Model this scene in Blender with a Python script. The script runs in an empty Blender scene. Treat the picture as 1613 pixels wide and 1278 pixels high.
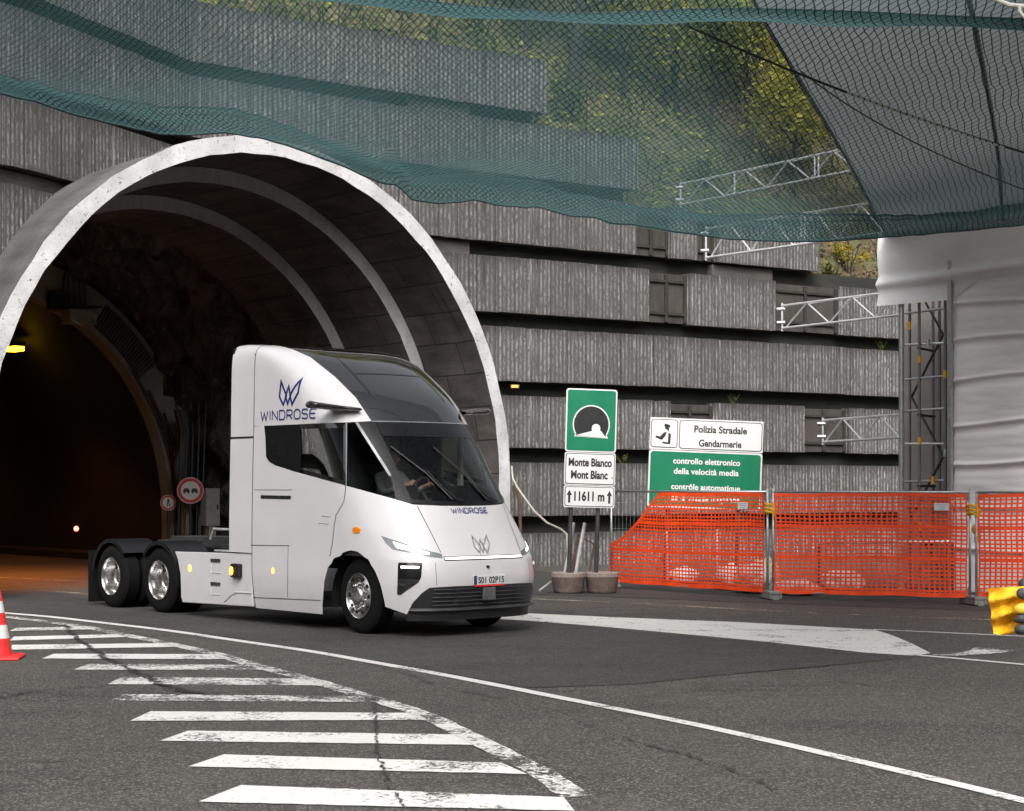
import bpy, bmesh, math, random
import numpy as np
from mathutils import Vector, Matrix, noise as mnoise

R = math.radians
scene = bpy.context.scene
col = scene.collection
random.seed(7)

# ------------------------------------------------------------------ camera, world, sun, exposure
cam_d = bpy.data.cameras.new("camera")
cam_d.sensor_width = 36.0
cam_d.lens = 36.0 * 2750.0 / 1613.0
cam_d.shift_y = 126.0 / 1613.0
cam_d.clip_end = 600.0
cam_d.clip_start = 0.05
cam = bpy.data.objects.new("camera", cam_d)
col.objects.link(cam)
EYE = 1.95
cam.location = (0, 0, EYE)
cam.rotation_euler = (R(90), 0, 0)
scene.camera = cam

SUN_EL, SUN_ROT = R(44), R(180)
world = bpy.data.worlds.new("World")
scene.world = world
world.use_nodes = True
wn = world.node_tree
sky = wn.nodes.new("ShaderNodeTexSky")
sky.sky_type = 'NISHITA'
sky.sun_disc = False
sky.sun_elevation = SUN_EL
sky.sun_rotation = SUN_ROT
sky.air_density = 1.0
sky.dust_density = 6.0
sky.ozone_density = 1.0
hsv = wn.nodes.new("ShaderNodeHueSaturation")      # an overcast sky: nearly colourless
hsv.inputs['Saturation'].default_value = 0.22
wn.links.new(sky.outputs[0], hsv.inputs['Color'])
wn.links.new(hsv.outputs[0], wn.nodes['Background'].inputs[0])
wn.nodes['Background'].inputs[1].default_value = 0.15

sun_d = bpy.data.lights.new("sun", 'SUN')
sun_d.energy = .8
sun_d.angle = R(30)
sun_d.color = (1.0, 0.97, 0.93)
sun = bpy.data.objects.new("sun", sun_d)
col.objects.link(sun)
# sun direction: azimuth measured like the sky node (rotation about Z from +Y)
sd = Vector((math.sin(SUN_ROT) * math.cos(SUN_EL), math.cos(SUN_ROT) * math.cos(SUN_EL), math.sin(SUN_EL)))
sun.rotation_euler = (-sd).to_track_quat('-Z', 'Y').to_euler()

scene.view_settings.view_transform = 'Standard'
scene.view_settings.look = 'None'
scene.view_settings.exposure = 0.95
scene.view_settings.gamma = 1.0
scene.render.engine = 'CYCLES'
scene.cycles.use_denoising = True
scene.cycles.max_bounces = 6
scene.cycles.diffuse_bounces = 2
scene.cycles.glossy_bounces = 4
scene.cycles.transmission_bounces = 6
scene.cycles.transparent_max_bounces = 20
scene.cycles.caustics_reflective = False
scene.cycles.caustics_refractive = False

# ------------------------------------------------------------------ helpers
FPX, HY, CX = 2750.0, 765.0, 806.5
def gp(x, y, z=0.0):
    """ground point seen at photo pixel (x, y)"""
    Y = (EYE - z) * FPX / (y - HY)
    return Vector(((x - CX) / FPX * Y, Y, z))
def at(x, y, Y):
    """point at depth Y seen at photo pixel (x, y)"""
    return Vector(((x - CX) / FPX * Y, Y, EYE + (HY - y) / FPX * Y))

class MB:
    def __init__(s): s.v = []; s.f = []; s.uv = {}; s.mi = {}
    def add(s, vs, fs, uvs=None, mi=0):
        b = len(s.v); s.v += [tuple(q) for q in vs]
        for k, f in enumerate(fs):
            if uvs is not None: s.uv[len(s.f)] = uvs[k]
            if mi: s.mi[len(s.f)] = mi
            s.f.append(tuple(i + b for i in f))
        return s
    def box(s, c, d, M=None, uv=False):
        """box of centre c and size d, optionally carried by a matrix"""
        x, y, z = (d[0] / 2, d[1] / 2, d[2] / 2)
        vs = [Vector((c[0] + a * x, c[1] + b * y, c[2] + e * z)) for e in (-1, 1) for b in (-1, 1) for a in (-1, 1)]
        if M is not None: vs = [M @ q for q in vs]
        fs = [(0, 2, 3, 1), (4, 5, 7, 6), (0, 1, 5, 4), (2, 6, 7, 3), (0, 4, 6, 2), (1, 3, 7, 5)]
        return s.add(vs, fs)
    def quad(s, a, b, c, d, uv=None, mi=0):
        return s.add([a, b, c, d], [(0, 1, 2, 3)], None if uv is None else [uv], mi)
    def tube(s, pts, r, n=8, cap=True):
        pts = [Vector(p) for p in pts]; m = len(pts)
        rs = r if isinstance(r, (list, tuple)) else [r] * m
        b = len(s.v); up = None
        for i, p in enumerate(pts):
            t = (pts[min(i + 1, m - 1)] - pts[max(i - 1, 0)])
            t = t.normalized() if t.length > 1e-9 else Vector((0, 0, 1))
            if up is None:
                a = Vector((0, 0, 1)) if abs(t.z) < .9 else Vector((1, 0, 0))
                up = t.cross(a).normalized()
            else:
                up = (up - t * up.dot(t))
                up = up.normalized() if up.length > 1e-6 else t.orthogonal().normalized()
            w = t.cross(up)
            for k in range(n):
                q = 2 * math.pi * k / n
                s.v.append(tuple(p + up * math.cos(q) * rs[i] + w * math.sin(q) * rs[i]))
        for i in range(m - 1):
            for k in range(n):
                s.f.append((b + i * n + k, b + i * n + (k + 1) % n, b + (i + 1) * n + (k + 1) % n, b + (i + 1) * n + k))
        if cap:
            s.f.append(tuple(b + k for k in range(n))[::-1]); s.f.append(tuple(b + (m - 1) * n + k for k in range(n)))
        return s
    def lathe(s, prof, n=32, M=None, axis='y'):
        """profile of (radius, height) turned about the y or z axis"""
        b = len(s.v)
        for (r, h) in prof:
            for k in range(n):
                q = 2 * math.pi * k / n
                p = Vector((r * math.cos(q), h, r * math.sin(q))) if axis == 'y' else Vector((r * math.cos(q), r * math.sin(q), h))
                s.v.append(tuple(M @ p if M is not None else p))
        for i in range(len(prof) - 1):
            for k in range(n):
                s.f.append((b + i * n + k, b + i * n + (k + 1) % n, b + (i + 1) * n + (k + 1) % n, b + (i + 1) * n + k))
        return s
    def grid(s, P, nu, nv, UV=None, closed=False):
        b = len(s.v)
        for j in range(nv + 1):
            for i in range(nu + 1):
                s.v.append(tuple(P(i / nu, j / nv)))
        for j in range(nv):
            for i in range(nu):
                a = b + j * (nu + 1) + i
                if UV: s.uv[len(s.f)] = [UV(i / nu, j / nv), UV((i + 1) / nu, j / nv), UV((i + 1) / nu, (j + 1) / nv), UV(i / nu, (j + 1) / nv)]
                s.f.append((a, a + 1, a + nu + 2, a + nu + 1))
        return s
    def prism(s, poly, O, U, W, t):
        """flat polygon (a, b) laid out at O + a U + b W, given a thickness t along U x W"""
        nn = U.cross(W).normalized() * t; n = len(poly)
        lo = [O + U * a + W * b for a, b in poly]; hi = [q + nn for q in lo]
        fs = [tuple(range(n))[::-1], tuple(range(n, 2 * n))] + [(i, (i + 1) % n, n + (i + 1) % n, n + i) for i in range(n)]
        return s.add(lo + hi, fs)
    def build(s, name, mats, parent=None, smooth=False, world=False, bevel=0, merge=False, recalc=True):
        me = bpy.data.meshes.new(name)
        vs = s.v
        if world and parent is not None:
            Mi = Matrix.LocRotScale(parent.location, parent.rotation_euler, None).inverted()
            vs = [tuple(Mi @ Vector(q)) for q in vs]
        me.from_pydata(vs, [], s.f)
        if not isinstance(mats, (list, tuple)): mats = [mats]
        for m in mats: me.materials.append(m)
        for i, k in s.mi.items(): me.polygons[i].material_index = k
        if s.uv:
            L = me.uv_layers.new(name="UVMap")
            for i, u in s.uv.items():
                p = me.polygons[i]
                for k, li in enumerate(p.loop_indices): L.data[li].uv = u[k]
        if merge or recalc or bevel:
            bm = bmesh.new(); bm.from_mesh(me)
            if merge: bmesh.ops.remove_doubles(bm, verts=bm.verts, dist=1e-4)
            if recalc: bmesh.ops.recalc_face_normals(bm, faces=bm.faces)
            bm.to_mesh(me); bm.free()
        if smooth:
            me.polygons.foreach_set('use_smooth', [True] * len(me.polygons))
        o = bpy.data.objects.new(name, me); col.objects.link(o)
        if parent is not None: o.parent = parent
        if bevel:
            b = o.modifiers.new('bevel', 'BEVEL'); b.width = bevel; b.segments = 2; b.limit_method = 'ANGLE'; b.angle_limit = R(40)
        if smooth == 'angle':
            me.set_sharp_from_angle(angle=R(38))
        return o

def tag(o, label=None, cat=None, group=None, kind=None):
    if label: o['label'] = label
    if cat: o['category'] = cat
    if group: o['group'] = group
    if kind: o['kind'] = kind
    return o
def thing(name, label, cat, loc=(0, 0, 0), rotz=0.0, group=None, roll=0.0):
    o = bpy.data.objects.new(name, None); col.objects.link(o)
    o.empty_display_size = .2
    o.location = loc; o.rotation_euler = (0, roll, rotz)
    return tag(o, label, cat, group)
def copy_tree(o, parent=None):
    c = o.copy(); col.objects.link(c)
    if parent is not None: c.parent = parent
    for ch in list(o.children): copy_tree(ch, c)
    return c

# ------------------------------------------------------------------ materials
class NT:
    def __init__(s, name):
        s.m = bpy.data.materials.new(name); s.m.use_nodes = True
        s.t = s.m.node_tree; s.b = s.t.nodes['Principled BSDF']
    def n(s, typ, **kw):
        q = s.t.nodes.new(typ)
        for k, v in kw.items(): setattr(q, k, v)
        return q
    def l(s, a, b): s.t.links.new(a, b)
    def put(s, sock, v):
        if hasattr(v, 'is_output') or isinstance(v, bpy.types.NodeSocket): s.l(v, sock)
        else: sock.default_value = v
    def coord(s, kind='Object', scale=(1, 1, 1)):
        t = s.n('ShaderNodeTexCoord'); mp = s.n('ShaderNodeMapping')
        mp.inputs['Scale'].default_value = scale
        s.l(t.outputs[kind], mp.inputs['Vector']); return mp.outputs[0]
    def noise(s, co, scale, detail=5, rough=.6, dist=0):
        q = s.n('ShaderNodeTexNoise'); s.l(co, q.inputs['Vector'])
        q.inputs['Scale'].default_value = scale; q.inputs['Detail'].default_value = detail
        q.inputs['Roughness'].default_value = rough; q.inputs['Distortion'].default_value = dist
        return q.outputs[0]
    def ramp(s, f, stops):
        q = s.n('ShaderNodeValToRGB'); s.l(f, q.inputs[0]); e = q.color_ramp.elements
        while len(e) < len(stops): e.new(.5)
        for k, (p, c) in enumerate(stops):
            e[k].position = p
            e[k].color = (c, c, c, 1) if isinstance(c, (int, float)) else (*c, 1)
        return q.outputs[0]
    def mix(s, f, a, b, mode='MIX'):
        q = s.n('ShaderNodeMix', data_type='RGBA', blend_type=mode)
        s.put(q.inputs[0], f)
        for k, v in ((6, a), (7, b)):
            s.put(q.inputs[k], (*v, 1) if isinstance(v, tuple) and len(v) == 3 else v)
        return q.outputs[2]
    def math(s, op, a, b=0.0, c=None):
        q = s.n('ShaderNodeMath', operation=op); s.put(q.inputs[0], a); s.put(q.inputs[1], b)
        if c is not None: s.put(q.inputs[2], c)
        return q.outputs[0]
    def bump(s, h, strength=.3, dist=.02):
        q = s.n('ShaderNodeBump'); s.l(h, q.inputs['Height'])
        q.inputs['Strength'].default_value = strength; q.inputs['Distance'].default_value = dist
        s.l(q.outputs[0], s.b.inputs['Normal'])
    def set(s, color=None, rough=None, metal=None, **kw):
        if color is not None: s.put(s.b.inputs['Base Color'], (*color, 1) if isinstance(color, tuple) else color)
        if rough is not None: s.put(s.b.inputs['Roughness'], rough)
        if metal is not None: s.put(s.b.inputs['Metallic'], metal)
        for k, v in kw.items(): s.put(s.b.inputs[k.replace('_', ' ')], v)
        return s

def simple(name, c, rough=.6, metal=0.0, var=.15, scale=9.0, bump=0.0, **kw):
    """one colour with a little uneven wear"""
    t = NT(name); co = t.coord('Object')
    f = t.noise(co, scale)
    lo = tuple(x * (1 - var) for x in c); hi = tuple(min(1, x * (1 + var)) for x in c)
    t.set(t.ramp(f, [(.3, lo), (.7, hi)]), t.ramp(f, [(.3, max(0, rough - .08)), (.7, min(1, rough + .08))]), metal, **kw)
    if bump: t.bump(f, bump, .01)
    return t.m
def emit(name, c, strength):
    t = NT(name); t.set(c, .4); t.b.inputs['Emission Color'].default_value = (*c, 1); t.b.inputs['Emission Strength'].default_value = strength
    return t.m

def asphalt(name, dark, light, speck, patch=.38):
    t = NT(name); co = t.coord('Object')
    big = t.noise(co, .35, 4, .6); mid = t.noise(co, 2.2, 5, .65)
    fine = t.noise(co, 62, 4, .8)
    vor = t.n('ShaderNodeTexVoronoi'); t.l(co, vor.inputs['Vector']); vor.inputs['Scale'].default_value = 80
    st = t.n('ShaderNodeSeparateColor'); t.l(vor.outputs['Color'], st.inputs[0])
    c = t.mix(t.ramp(big, [(.35, 0), (.65, 1)]), dark, light)
    c = t.mix(t.math('MULTIPLY', t.ramp(mid, [(.3, 0), (.75, 1)]), patch), c, tuple(x * k for x, k in zip(light, (1.9, 1.75, 1.5))))
    oil = t.noise(t.coordv(co, (.55, 1.5, 1)), .55, 5, .7, .5)
    c = t.mix(t.ramp(oil, [(.52, 0), (.66, .75)]), c, tuple(x * .45 for x in dark))
    c = t.mix(t.ramp(fine, [(.40, .7), (.60, 0)]), c, tuple(x * .3 for x in dark))
    c = t.mix(t.math('MULTIPLY', t.ramp(st.outputs[0], [(.74, 0), (.88, 1)]), .65), c, speck)
    t.set(c, t.ramp(mid, [(.3, .7), (.7, .92)]))
    t.bump(t.math('ADD', fine, t.math('MULTIPLY', st.outputs[1], .5)), .5, .008)
    return t.m

def tar():
    t = NT('tar'); co = t.coord('Object'); f = t.noise(co, 14, 5, .75)
    t.set((.012, .012, .012), .55)
    tr = t.n('ShaderNodeBsdfTransparent'); mx = t.n('ShaderNodeMixShader')       # broken, patchy sealing
    t.l(t.ramp(f, [(.46, 0), (.56, 1)]), mx.inputs[0]); t.l(t.b.outputs[0], mx.inputs[1]); t.l(tr.outputs[0], mx.inputs[2]); t.l(mx.outputs[0], t.t.nodes['Material Output'].inputs[0])
    return t.m

def road_paint(name, wear=.5, tint=(.74, .72, .69)):
    """worn white marking paint; where it has worn off the asphalt shows"""
    t = NT(name); co = t.coord('Object')
    f = t.noise(co, 22, 8, .75, .6); g = t.noise(co, 1.6, 4, .6)
    k = t.math('ADD', t.math('MULTIPLY', f, .7), t.math('MULTIPLY', g, .45))
    w = t.ramp(k, [(wear, 1), (wear + .07, 0)])
    fine = t.noise(co, 80, 3, .7)
    paint = t.mix(t.ramp(fine, [(.35, 0), (.7, 1)]), tuple(x * .78 for x in tint), tint)
    paint = t.mix(t.ramp(g, [(.45, 0), (.75, .22)]), paint, (.45, .38, .30))
    t.set(paint, .75)
    t.bump(t.math('SUBTRACT', fine, w), .3, .004)
    tr = t.n('ShaderNodeBsdfTransparent'); mx = t.n('ShaderNodeMixShader')       # worn away: the road itself shows
    t.l(w, mx.inputs[0]); t.l(t.b.outputs[0], mx.inputs[1]); t.l(tr.outputs[0], mx.inputs[2]); t.l(mx.outputs[0], t.t.nodes['Material Output'].inputs[0])
    return t.m

def ribbed_concrete():
    """bush-hammered concrete with fine upright ribs, dark run-off along its top edge"""
    t = NT('ribbed_concrete')
    uv = t.n('ShaderNodeUVMap').outputs[0]
    sp = t.n('ShaderNodeSeparateXYZ'); t.l(uv, sp.inputs[0])
    co = t.n('ShaderNodeMapping'); t.l(uv, co.inputs[0]); co = co.outputs[0]
    warp = t.noise(t.coordv(uv, (1, 2.5, 1)), 3.0, 4, .7)
    u = t.math('ADD', sp.outputs[0], t.math('MULTIPLY', warp, .045))
    rib = t.math('ADD', t.math('MULTIPLY', t.math('SINE', t.math('MULTIPLY', u, 2 * math.pi / .118)), .5), .5)
    chips = t.noise(t.coordv(uv, (1, .55, 1)), 17, 7, .85, .8)
    lump = t.noise(t.coordv(uv, (1, .16, 1)), 8.0, 3, .7)
    big = t.noise(co, .55, 4, .6)
    h = t.math('MULTIPLY', t.ramp(rib, [(.38, 0), (.66, 1)]), t.ramp(chips, [(.42, .0), (.56, 1)]))
    h = t.math('MULTIPLY', h, t.ramp(lump, [(.36, .45), (.55, 1)]))
    c = t.mix(h, (.095, .091, .087), (.62, .60, .575))  # dark grooves, light ridges: relief shading added in the colour
    c = t.mix(t.ramp(chips, [(.56, 0), (.74, .6)]), c, (.42, .40, .38))
    c = t.mix(t.ramp(big, [(.42, 0), (.66, .6)]), c, t.mix(.55, c, (.05, .045, .04)))
    jag = t.noise(t.coordv(uv, (9, .5, 1)), 2.6, 4, .7)
    edge = t.math('ADD', sp.outputs[1], t.math('MULTIPLY', t.math('SUBTRACT', jag, .5), .55))
    c = t.mix(t.ramp(edge, [(.78, 0), (1.02, .72)]), c, (.042, .038, .034))
    c = t.mix(t.ramp(edge, [(-.02, .5), (.08, 0)]), c, (.07, .06, .05))
    oi = t.n('ShaderNodeObjectInfo')                       # casts differ in tone
    c = t.mix(t.math('MULTIPLY', t.ramp(oi.outputs['Random'], [(.25, 0), (1, 1)]), .42), c, t.mix(.6, c, (.04, .037, .034)))
    # cast joints every half metre or so
    j = t.math('ABSOLUTE', t.math('SUBTRACT', t.math('FRACT', t.math('MULTIPLY', sp.outputs[0], 1 / .53)), .5))
    jm = t.ramp(j, [(.012, 1), (.024, 0)])
    c = t.mix(t.math('MULTIPLY', jm, .9), c, (.03, .03, .028))
    # lime runs
    run = t.noise(t.coordv(uv, (7, .35, 1)), 1.1, 4, .7)
    c = t.mix(t.ramp(run, [(.62, 0), (.74, .75)]), c, (.58, .56, .53))
    wet = t.noise(t.coordv(uv, (3.2, .22, 1)), 1.3, 5, .75)
    c = t.mix(t.ramp(wet, [(.56, 0), (.66, .8)]), c, (.045, .042, .038))
    t.set(c, .9)
    t.bump(t.math('SUBTRACT', t.math('ADD', h, t.math('MULTIPLY', chips, .6)), jm), .9, .03)
    return t.m
def _coordv(s, uv, scale):
    mp = s.n('ShaderNodeMapping'); s.l(uv, mp.inputs[0]); mp.inputs['Scale'].default_value = scale; return mp.outputs[0]
NT.coordv = _coordv; NT.coordx = _coordv

def dirty_concrete(name, lo, hi, scale=.9, streak=(4, 4, .4), bump=.4, rough=.9, plank=None):
    t = NT(name)
    if plank:
        uv = t.n('ShaderNodeUVMap').outputs[0]
        co = t.coordv(uv, (1, 1, 1))
    else: co = t.coord('Object')
    a = t.noise(co, scale, 6, .65, .4); b = t.noise(t.coordv(co, streak), scale * 2, 5, .7); f = t.noise(co, 30, 4, .7)
    k = t.math('ADD', t.math('MULTIPLY', a, .55), t.math('MULTIPLY', b, .45))
    c = t.mix(t.ramp(k, [(.34, 0), (.66, 1)]), lo, hi)
    c = t.mix(t.ramp(f, [(.35, .35), (.6, 0)]), c, tuple(x * .4 for x in lo))
    h = t.math('ADD', a, t.math('MULTIPLY', f, .4))
    if plank:
        br = t.n('ShaderNodeTexBrick'); t.l(co, br.inputs['Vector'])
        br.inputs['Scale'].default_value = 1.0
        br.inputs['Brick Width'].default_value = plank[0]; br.inputs['Row Height'].default_value = plank[1]
        br.inputs['Mortar Size'].default_value = .016; br.inputs['Color1'].default_value = (.75, .75, .75, 1); br.inputs['Color2'].default_value = (1.15, 1.1, 1.05, 1)
        br.inputs['Mortar'].default_value = (.15, .15, .15, 1)
        c = t.mix(.85, c, br.outputs['Color'], 'MULTIPLY')
        h = t.math('SUBTRACT', h, br.outputs['Fac'])
    t.set(c, rough); t.bump(h, bump, .03)
    return t.m

def flaked_white():
    t = NT('flaked_white_paint'); co = t.coord('Object')
    a = t.noise(co, 1.3, 5, .65); b = t.noise(co, 9, 7, .8, .5); s = t.noise(co, 26, 3, .7)
    c = t.mix(t.ramp(a, [(.35, 0), (.7, 1)]), (.40, .395, .395), (.66, .65, .65))
    c = t.mix(t.ramp(b, [(.37, .9), (.42, 0)]), c, (.05, .045, .04))
    c = t.mix(t.ramp(s, [(.34, .9), (.37, 0)]), c, (.06, .05, .05))
    c = t.mix(t.ramp(b, [(.60, 0), (.75, .3)]), c, (.40, .38, .36))
    t.set(c, .8); t.bump(t.math('ADD', b, s), .35, .02)
    return t.m

def rock():
    t = NT('wet_rock'); co = t.coord('Object', (1, 1, .55))
    a = t.noise(co, 1.5, 8, .7, .8); b = t.noise(co, 7, 7, .75, .6)
    c = t.mix(t.ramp(a, [(.4, 0), (.62, 1)]), (.010, .010, .011), (.20, .19, .19))
    c = t.mix(t.ramp(b, [(.55, 0), (.72, .7)]), c, (.58, .54, .54))  # pale streaks painted in as the highlights on the wet rock
    t.set(c, t.ramp(b, [(.3, .3), (.7, .75)])); t.bump(t.math('ADD', a, b), 1.0, .12)
    return t.m

def net_material(name, cell, strand, gauze, thread, veil, veil_alpha, edge_boost=1.0, rot=0.0):
    """knotted diamond net over a thin woven veil; cells in metres along the sheet"""
    t = NT(name); out = t.t.nodes['Material Output']
    uv = t.n('ShaderNodeUVMap').outputs[0]
    wp = t.n('ShaderNodeTexNoise'); t.l(uv, wp.inputs['Vector']); wp.inputs['Scale'].default_value = 2.2; wp.inputs['Detail'].default_value = 3
    ad = t.n('ShaderNodeVectorMath', operation='MULTIPLY_ADD')
    t.l(wp.outputs['Color'], ad.inputs[0]); ad.inputs[1].default_value = (.09, .16, 0); t.l(uv, ad.inputs[2])
    sp = t.n('ShaderNodeSeparateXYZ'); t.l(ad.outputs[0], sp.inputs[0])
    a = t.math('DIVIDE', sp.outputs[0], cell[0]); b = t.math('DIVIDE', sp.outputs[1], cell[1])
    def line(x):
        return t.math('ABSOLUTE', t.math('SUBTRACT', t.math('FRACT', x), .5))
    d = t.math('MINIMUM', line(t.math('ADD', a, b)), line(t.math('SUBTRACT', a, b)))
    th = t.ramp(d, [(strand, 1), (strand + .04, 0)])
    lw = t.n('ShaderNodeLayerWeight'); lw.inputs[0].default_value = .5
    gz = t.math('MULTIPLY', t.math('POWER', lw.outputs['Facing'], 3.6), edge_boost)   # threads close up when the cloth is seen edge on
    va = t.math('MINIMUM', t.math('ADD', veil_alpha, gz), .96)
    fac = t.math('MAXIMUM', t.math('MULTIPLY', th, thread), va)
    c = t.mix(th, veil, gauze)
    df = t.n('ShaderNodeBsdfDiffuse'); t.l(c, df.inputs[0])
    tl = t.n('ShaderNodeBsdfTranslucent'); t.l(c, tl.inputs[0])
    m1 = t.n('ShaderNodeMixShader'); m1.inputs[0].default_value = .5; t.l(df.outputs[0], m1.inputs[1]); t.l(tl.outputs[0], m1.inputs[2])
    tr = t.n('ShaderNodeBsdfTransparent')
    m2 = t.n('ShaderNodeMixShader'); t.l(fac, m2.inputs[0]); t.l(tr.outputs[0], m2.inputs[1]); t.l(m1.outputs[0], m2.inputs[2])
    t.l(m2.outputs[0], out.inputs[0])
    return t.m

def glass(name, tint, rough=.03, refl=.04):
    t = NT(name); out = t.t.nodes['Material Output']
    fr = t.n('ShaderNodeFresnel'); fr.inputs[0].default_value = 1.3
    tr = t.n('ShaderNodeBsdfTransparent'); tr.inputs[0].default_value = (*tint, 1)
    gl = t.n('ShaderNodeBsdfGlossy'); gl.inputs['Color'].default_value = (.85, .87, .88, 1); gl.inputs['Roughness'].default_value = rough
    mx = t.n('ShaderNodeMixShader'); t.l(t.math('ADD', fr.outputs[0], refl - .04), mx.inputs[0]); t.l(tr.outputs[0], mx.inputs[1]); t.l(gl.outputs[0], mx.inputs[2])
    t.l(mx.outputs[0], out.inputs[0]); return t.m

def cloth(name, c, rough=.85, bump=.4, trans=0.0, scale=2.5):
    t = NT(name); co = t.coord('Object', (1, 1, 2.2))
    a = t.noise(co, scale, 6, .6, .5); b = t.noise(co, 1.0, 3, .5)
    t.set(t.mix(t.ramp(b, [(.3, 0), (.7, 1)]), tuple(x * .86 for x in c), c), rough)
    t.bump(a, bump, .06)
    if trans:
        tl = t.n('ShaderNodeBsdfTranslucent'); tl.inputs[0].default_value = (*c, 1)
        mx = t.n('ShaderNodeMixShader'); mx.inputs[0].default_value = trans
        t.l(t.b.outputs[0], mx.inputs[1]); t.l(tl.outputs[0], mx.inputs[2]); t.l(mx.outputs[0], t.t.nodes['Material Output'].inputs[0])
    return t.m

def leaf(name, c1, c2):
    t = NT(name); out = t.t.nodes['Material Output']
    co = t.coord('Object'); f = t.noise(co, .9, 3, .6); g = t.noise(co, 9, 2, .6)
    c = t.mix(t.ramp(t.math('ADD', t.math('MULTIPLY', f, .6), t.math('MULTIPLY', g, .4)), [(.35, 0), (.65, 1)]), c1, c2)
    t.set(c, .65)
    tl = t.n('ShaderNodeBsdfTranslucent'); t.l(c, tl.inputs[0])
    mx = t.n('ShaderNodeMixShader'); mx.inputs[0].default_value = .35
    t.l(t.b.outputs[0], mx.inputs[1]); t.l(tl.outputs[0], mx.inputs[2]); t.l(mx.outputs[0], out.inputs[0])
    return t.m

M = dict(
    paint_half=road_paint('half_worn_road_paint', .525),
    asphalt=asphalt('old_asphalt', (.034, .031, .028), (.058, .053, .047), (.25, .228, .195)),
    asphalt_new=asphalt('new_asphalt', (.026, .0255, .025), (.043, .0415, .040), (.15, .142, .132), .2),
    tar=tar(),
    paint=road_paint('road_paint', .46), paint_worn=road_paint('worn_road_paint', .545), paint_old=road_paint('faded_road_paint', .56, (.62, .50, .38)),
    rib=ribbed_concrete(),
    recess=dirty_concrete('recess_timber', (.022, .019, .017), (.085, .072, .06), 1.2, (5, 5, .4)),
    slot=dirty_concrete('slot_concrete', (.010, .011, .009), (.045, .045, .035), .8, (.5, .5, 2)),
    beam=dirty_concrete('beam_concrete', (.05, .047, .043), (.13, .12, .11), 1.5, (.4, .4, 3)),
    white_ring=flaked_white(),
    grey_ring=dirty_concrete('ring_concrete', (.36, .35, .34), (.60, .585, .57), .8),
    shell=dirty_concrete('shell_concrete', (.042, .042, .042), (.17, .165, .16), .5, (.4, .4, 2.5), .25),
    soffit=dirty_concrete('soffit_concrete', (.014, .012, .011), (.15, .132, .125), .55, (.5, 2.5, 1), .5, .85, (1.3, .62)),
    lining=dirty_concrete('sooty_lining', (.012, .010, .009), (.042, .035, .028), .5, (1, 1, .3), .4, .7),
    portal=dirty_concrete('portal_concrete', (.26, .25, .23), (.50, .48, .45), .7, (3, 3, .4), .3),
    rock=rock(),
    steel=simple('galvanised_steel', (.46, .47, .48), .42, .75, .18, 14),
    alu=simple('aluminium_tube', (.70, .71, .72), .35, .6, .15, 8),
    dark_steel=simple('dark_steel', (.055, .055, .058), .5, .4, .3),
    rust=simple('rusty_metal', (.10, .055, .035), .8, .2, .4),
    black=simple('black_plastic', (.007, .007, .008), .5),
    rubber=simple('tyre_rubber', (.006, .006, .006), .9, 0, .25, 20, .2, Specular_IOR_Level=.15),
    white_panel=simple('sign_white', (.66, .65, .64), .5, 0, .06, 3),
    sign_green=simple('sign_green', (.0, .16, .075), .45, 0, .10, 2),
    sign_black=simple('sign_black', (.012, .012, .014), .5),
    sign_red=simple('sign_red', (.50, .02, .02), .5),
    sign_back=simple('sign_back_metal', (.30, .30, .30), .5, .5),
    orange_net=simple('orange_plastic', (.90, .075, .013), .5, 0, .12, 6),
    amber=emit('amber_lamp', (1.0, .42, .05), 2.2), amber_plain=simple('amber_plastic', (.85, .25, .01), .35),
    yellow=simple('yellow_plastic', (.80, .42, .01), .5),
    white_sheet=cloth('white_sheeting', (.90, .88, .875), .75, .2), grey_sheet=cloth('shaded_sheeting', (.33, .30, .28), .8, .3),  # grey sheet: shade of the side and inner sheeting put into the colour
    tarp=cloth('dark_tarpaulin', (.27, .285, .285), .8, .3, .36),
    terracotta=dirty_concrete('planter_concrete', (.18, .14, .12), (.36, .29, .25), 4),
    cone_red=simple('cone_red', (.75, .03, .03), .5), reflective=simple('reflective_white', (.70, .70, .70), .35),
)

# ------------------------------------------------------------------ ground and markings
TH = R(41)                                  # the tunnel's bearing
TU = Vector((math.cos(TH), math.sin(TH), 0))    # across the tunnel, towards its right-hand wall as we see it
TN = Vector((-math.sin(TH), math.cos(TH), 0))   # into the tunnel
TC = Vector((-4.55, 33.0, 0))               # portal centre line at the front face

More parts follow.
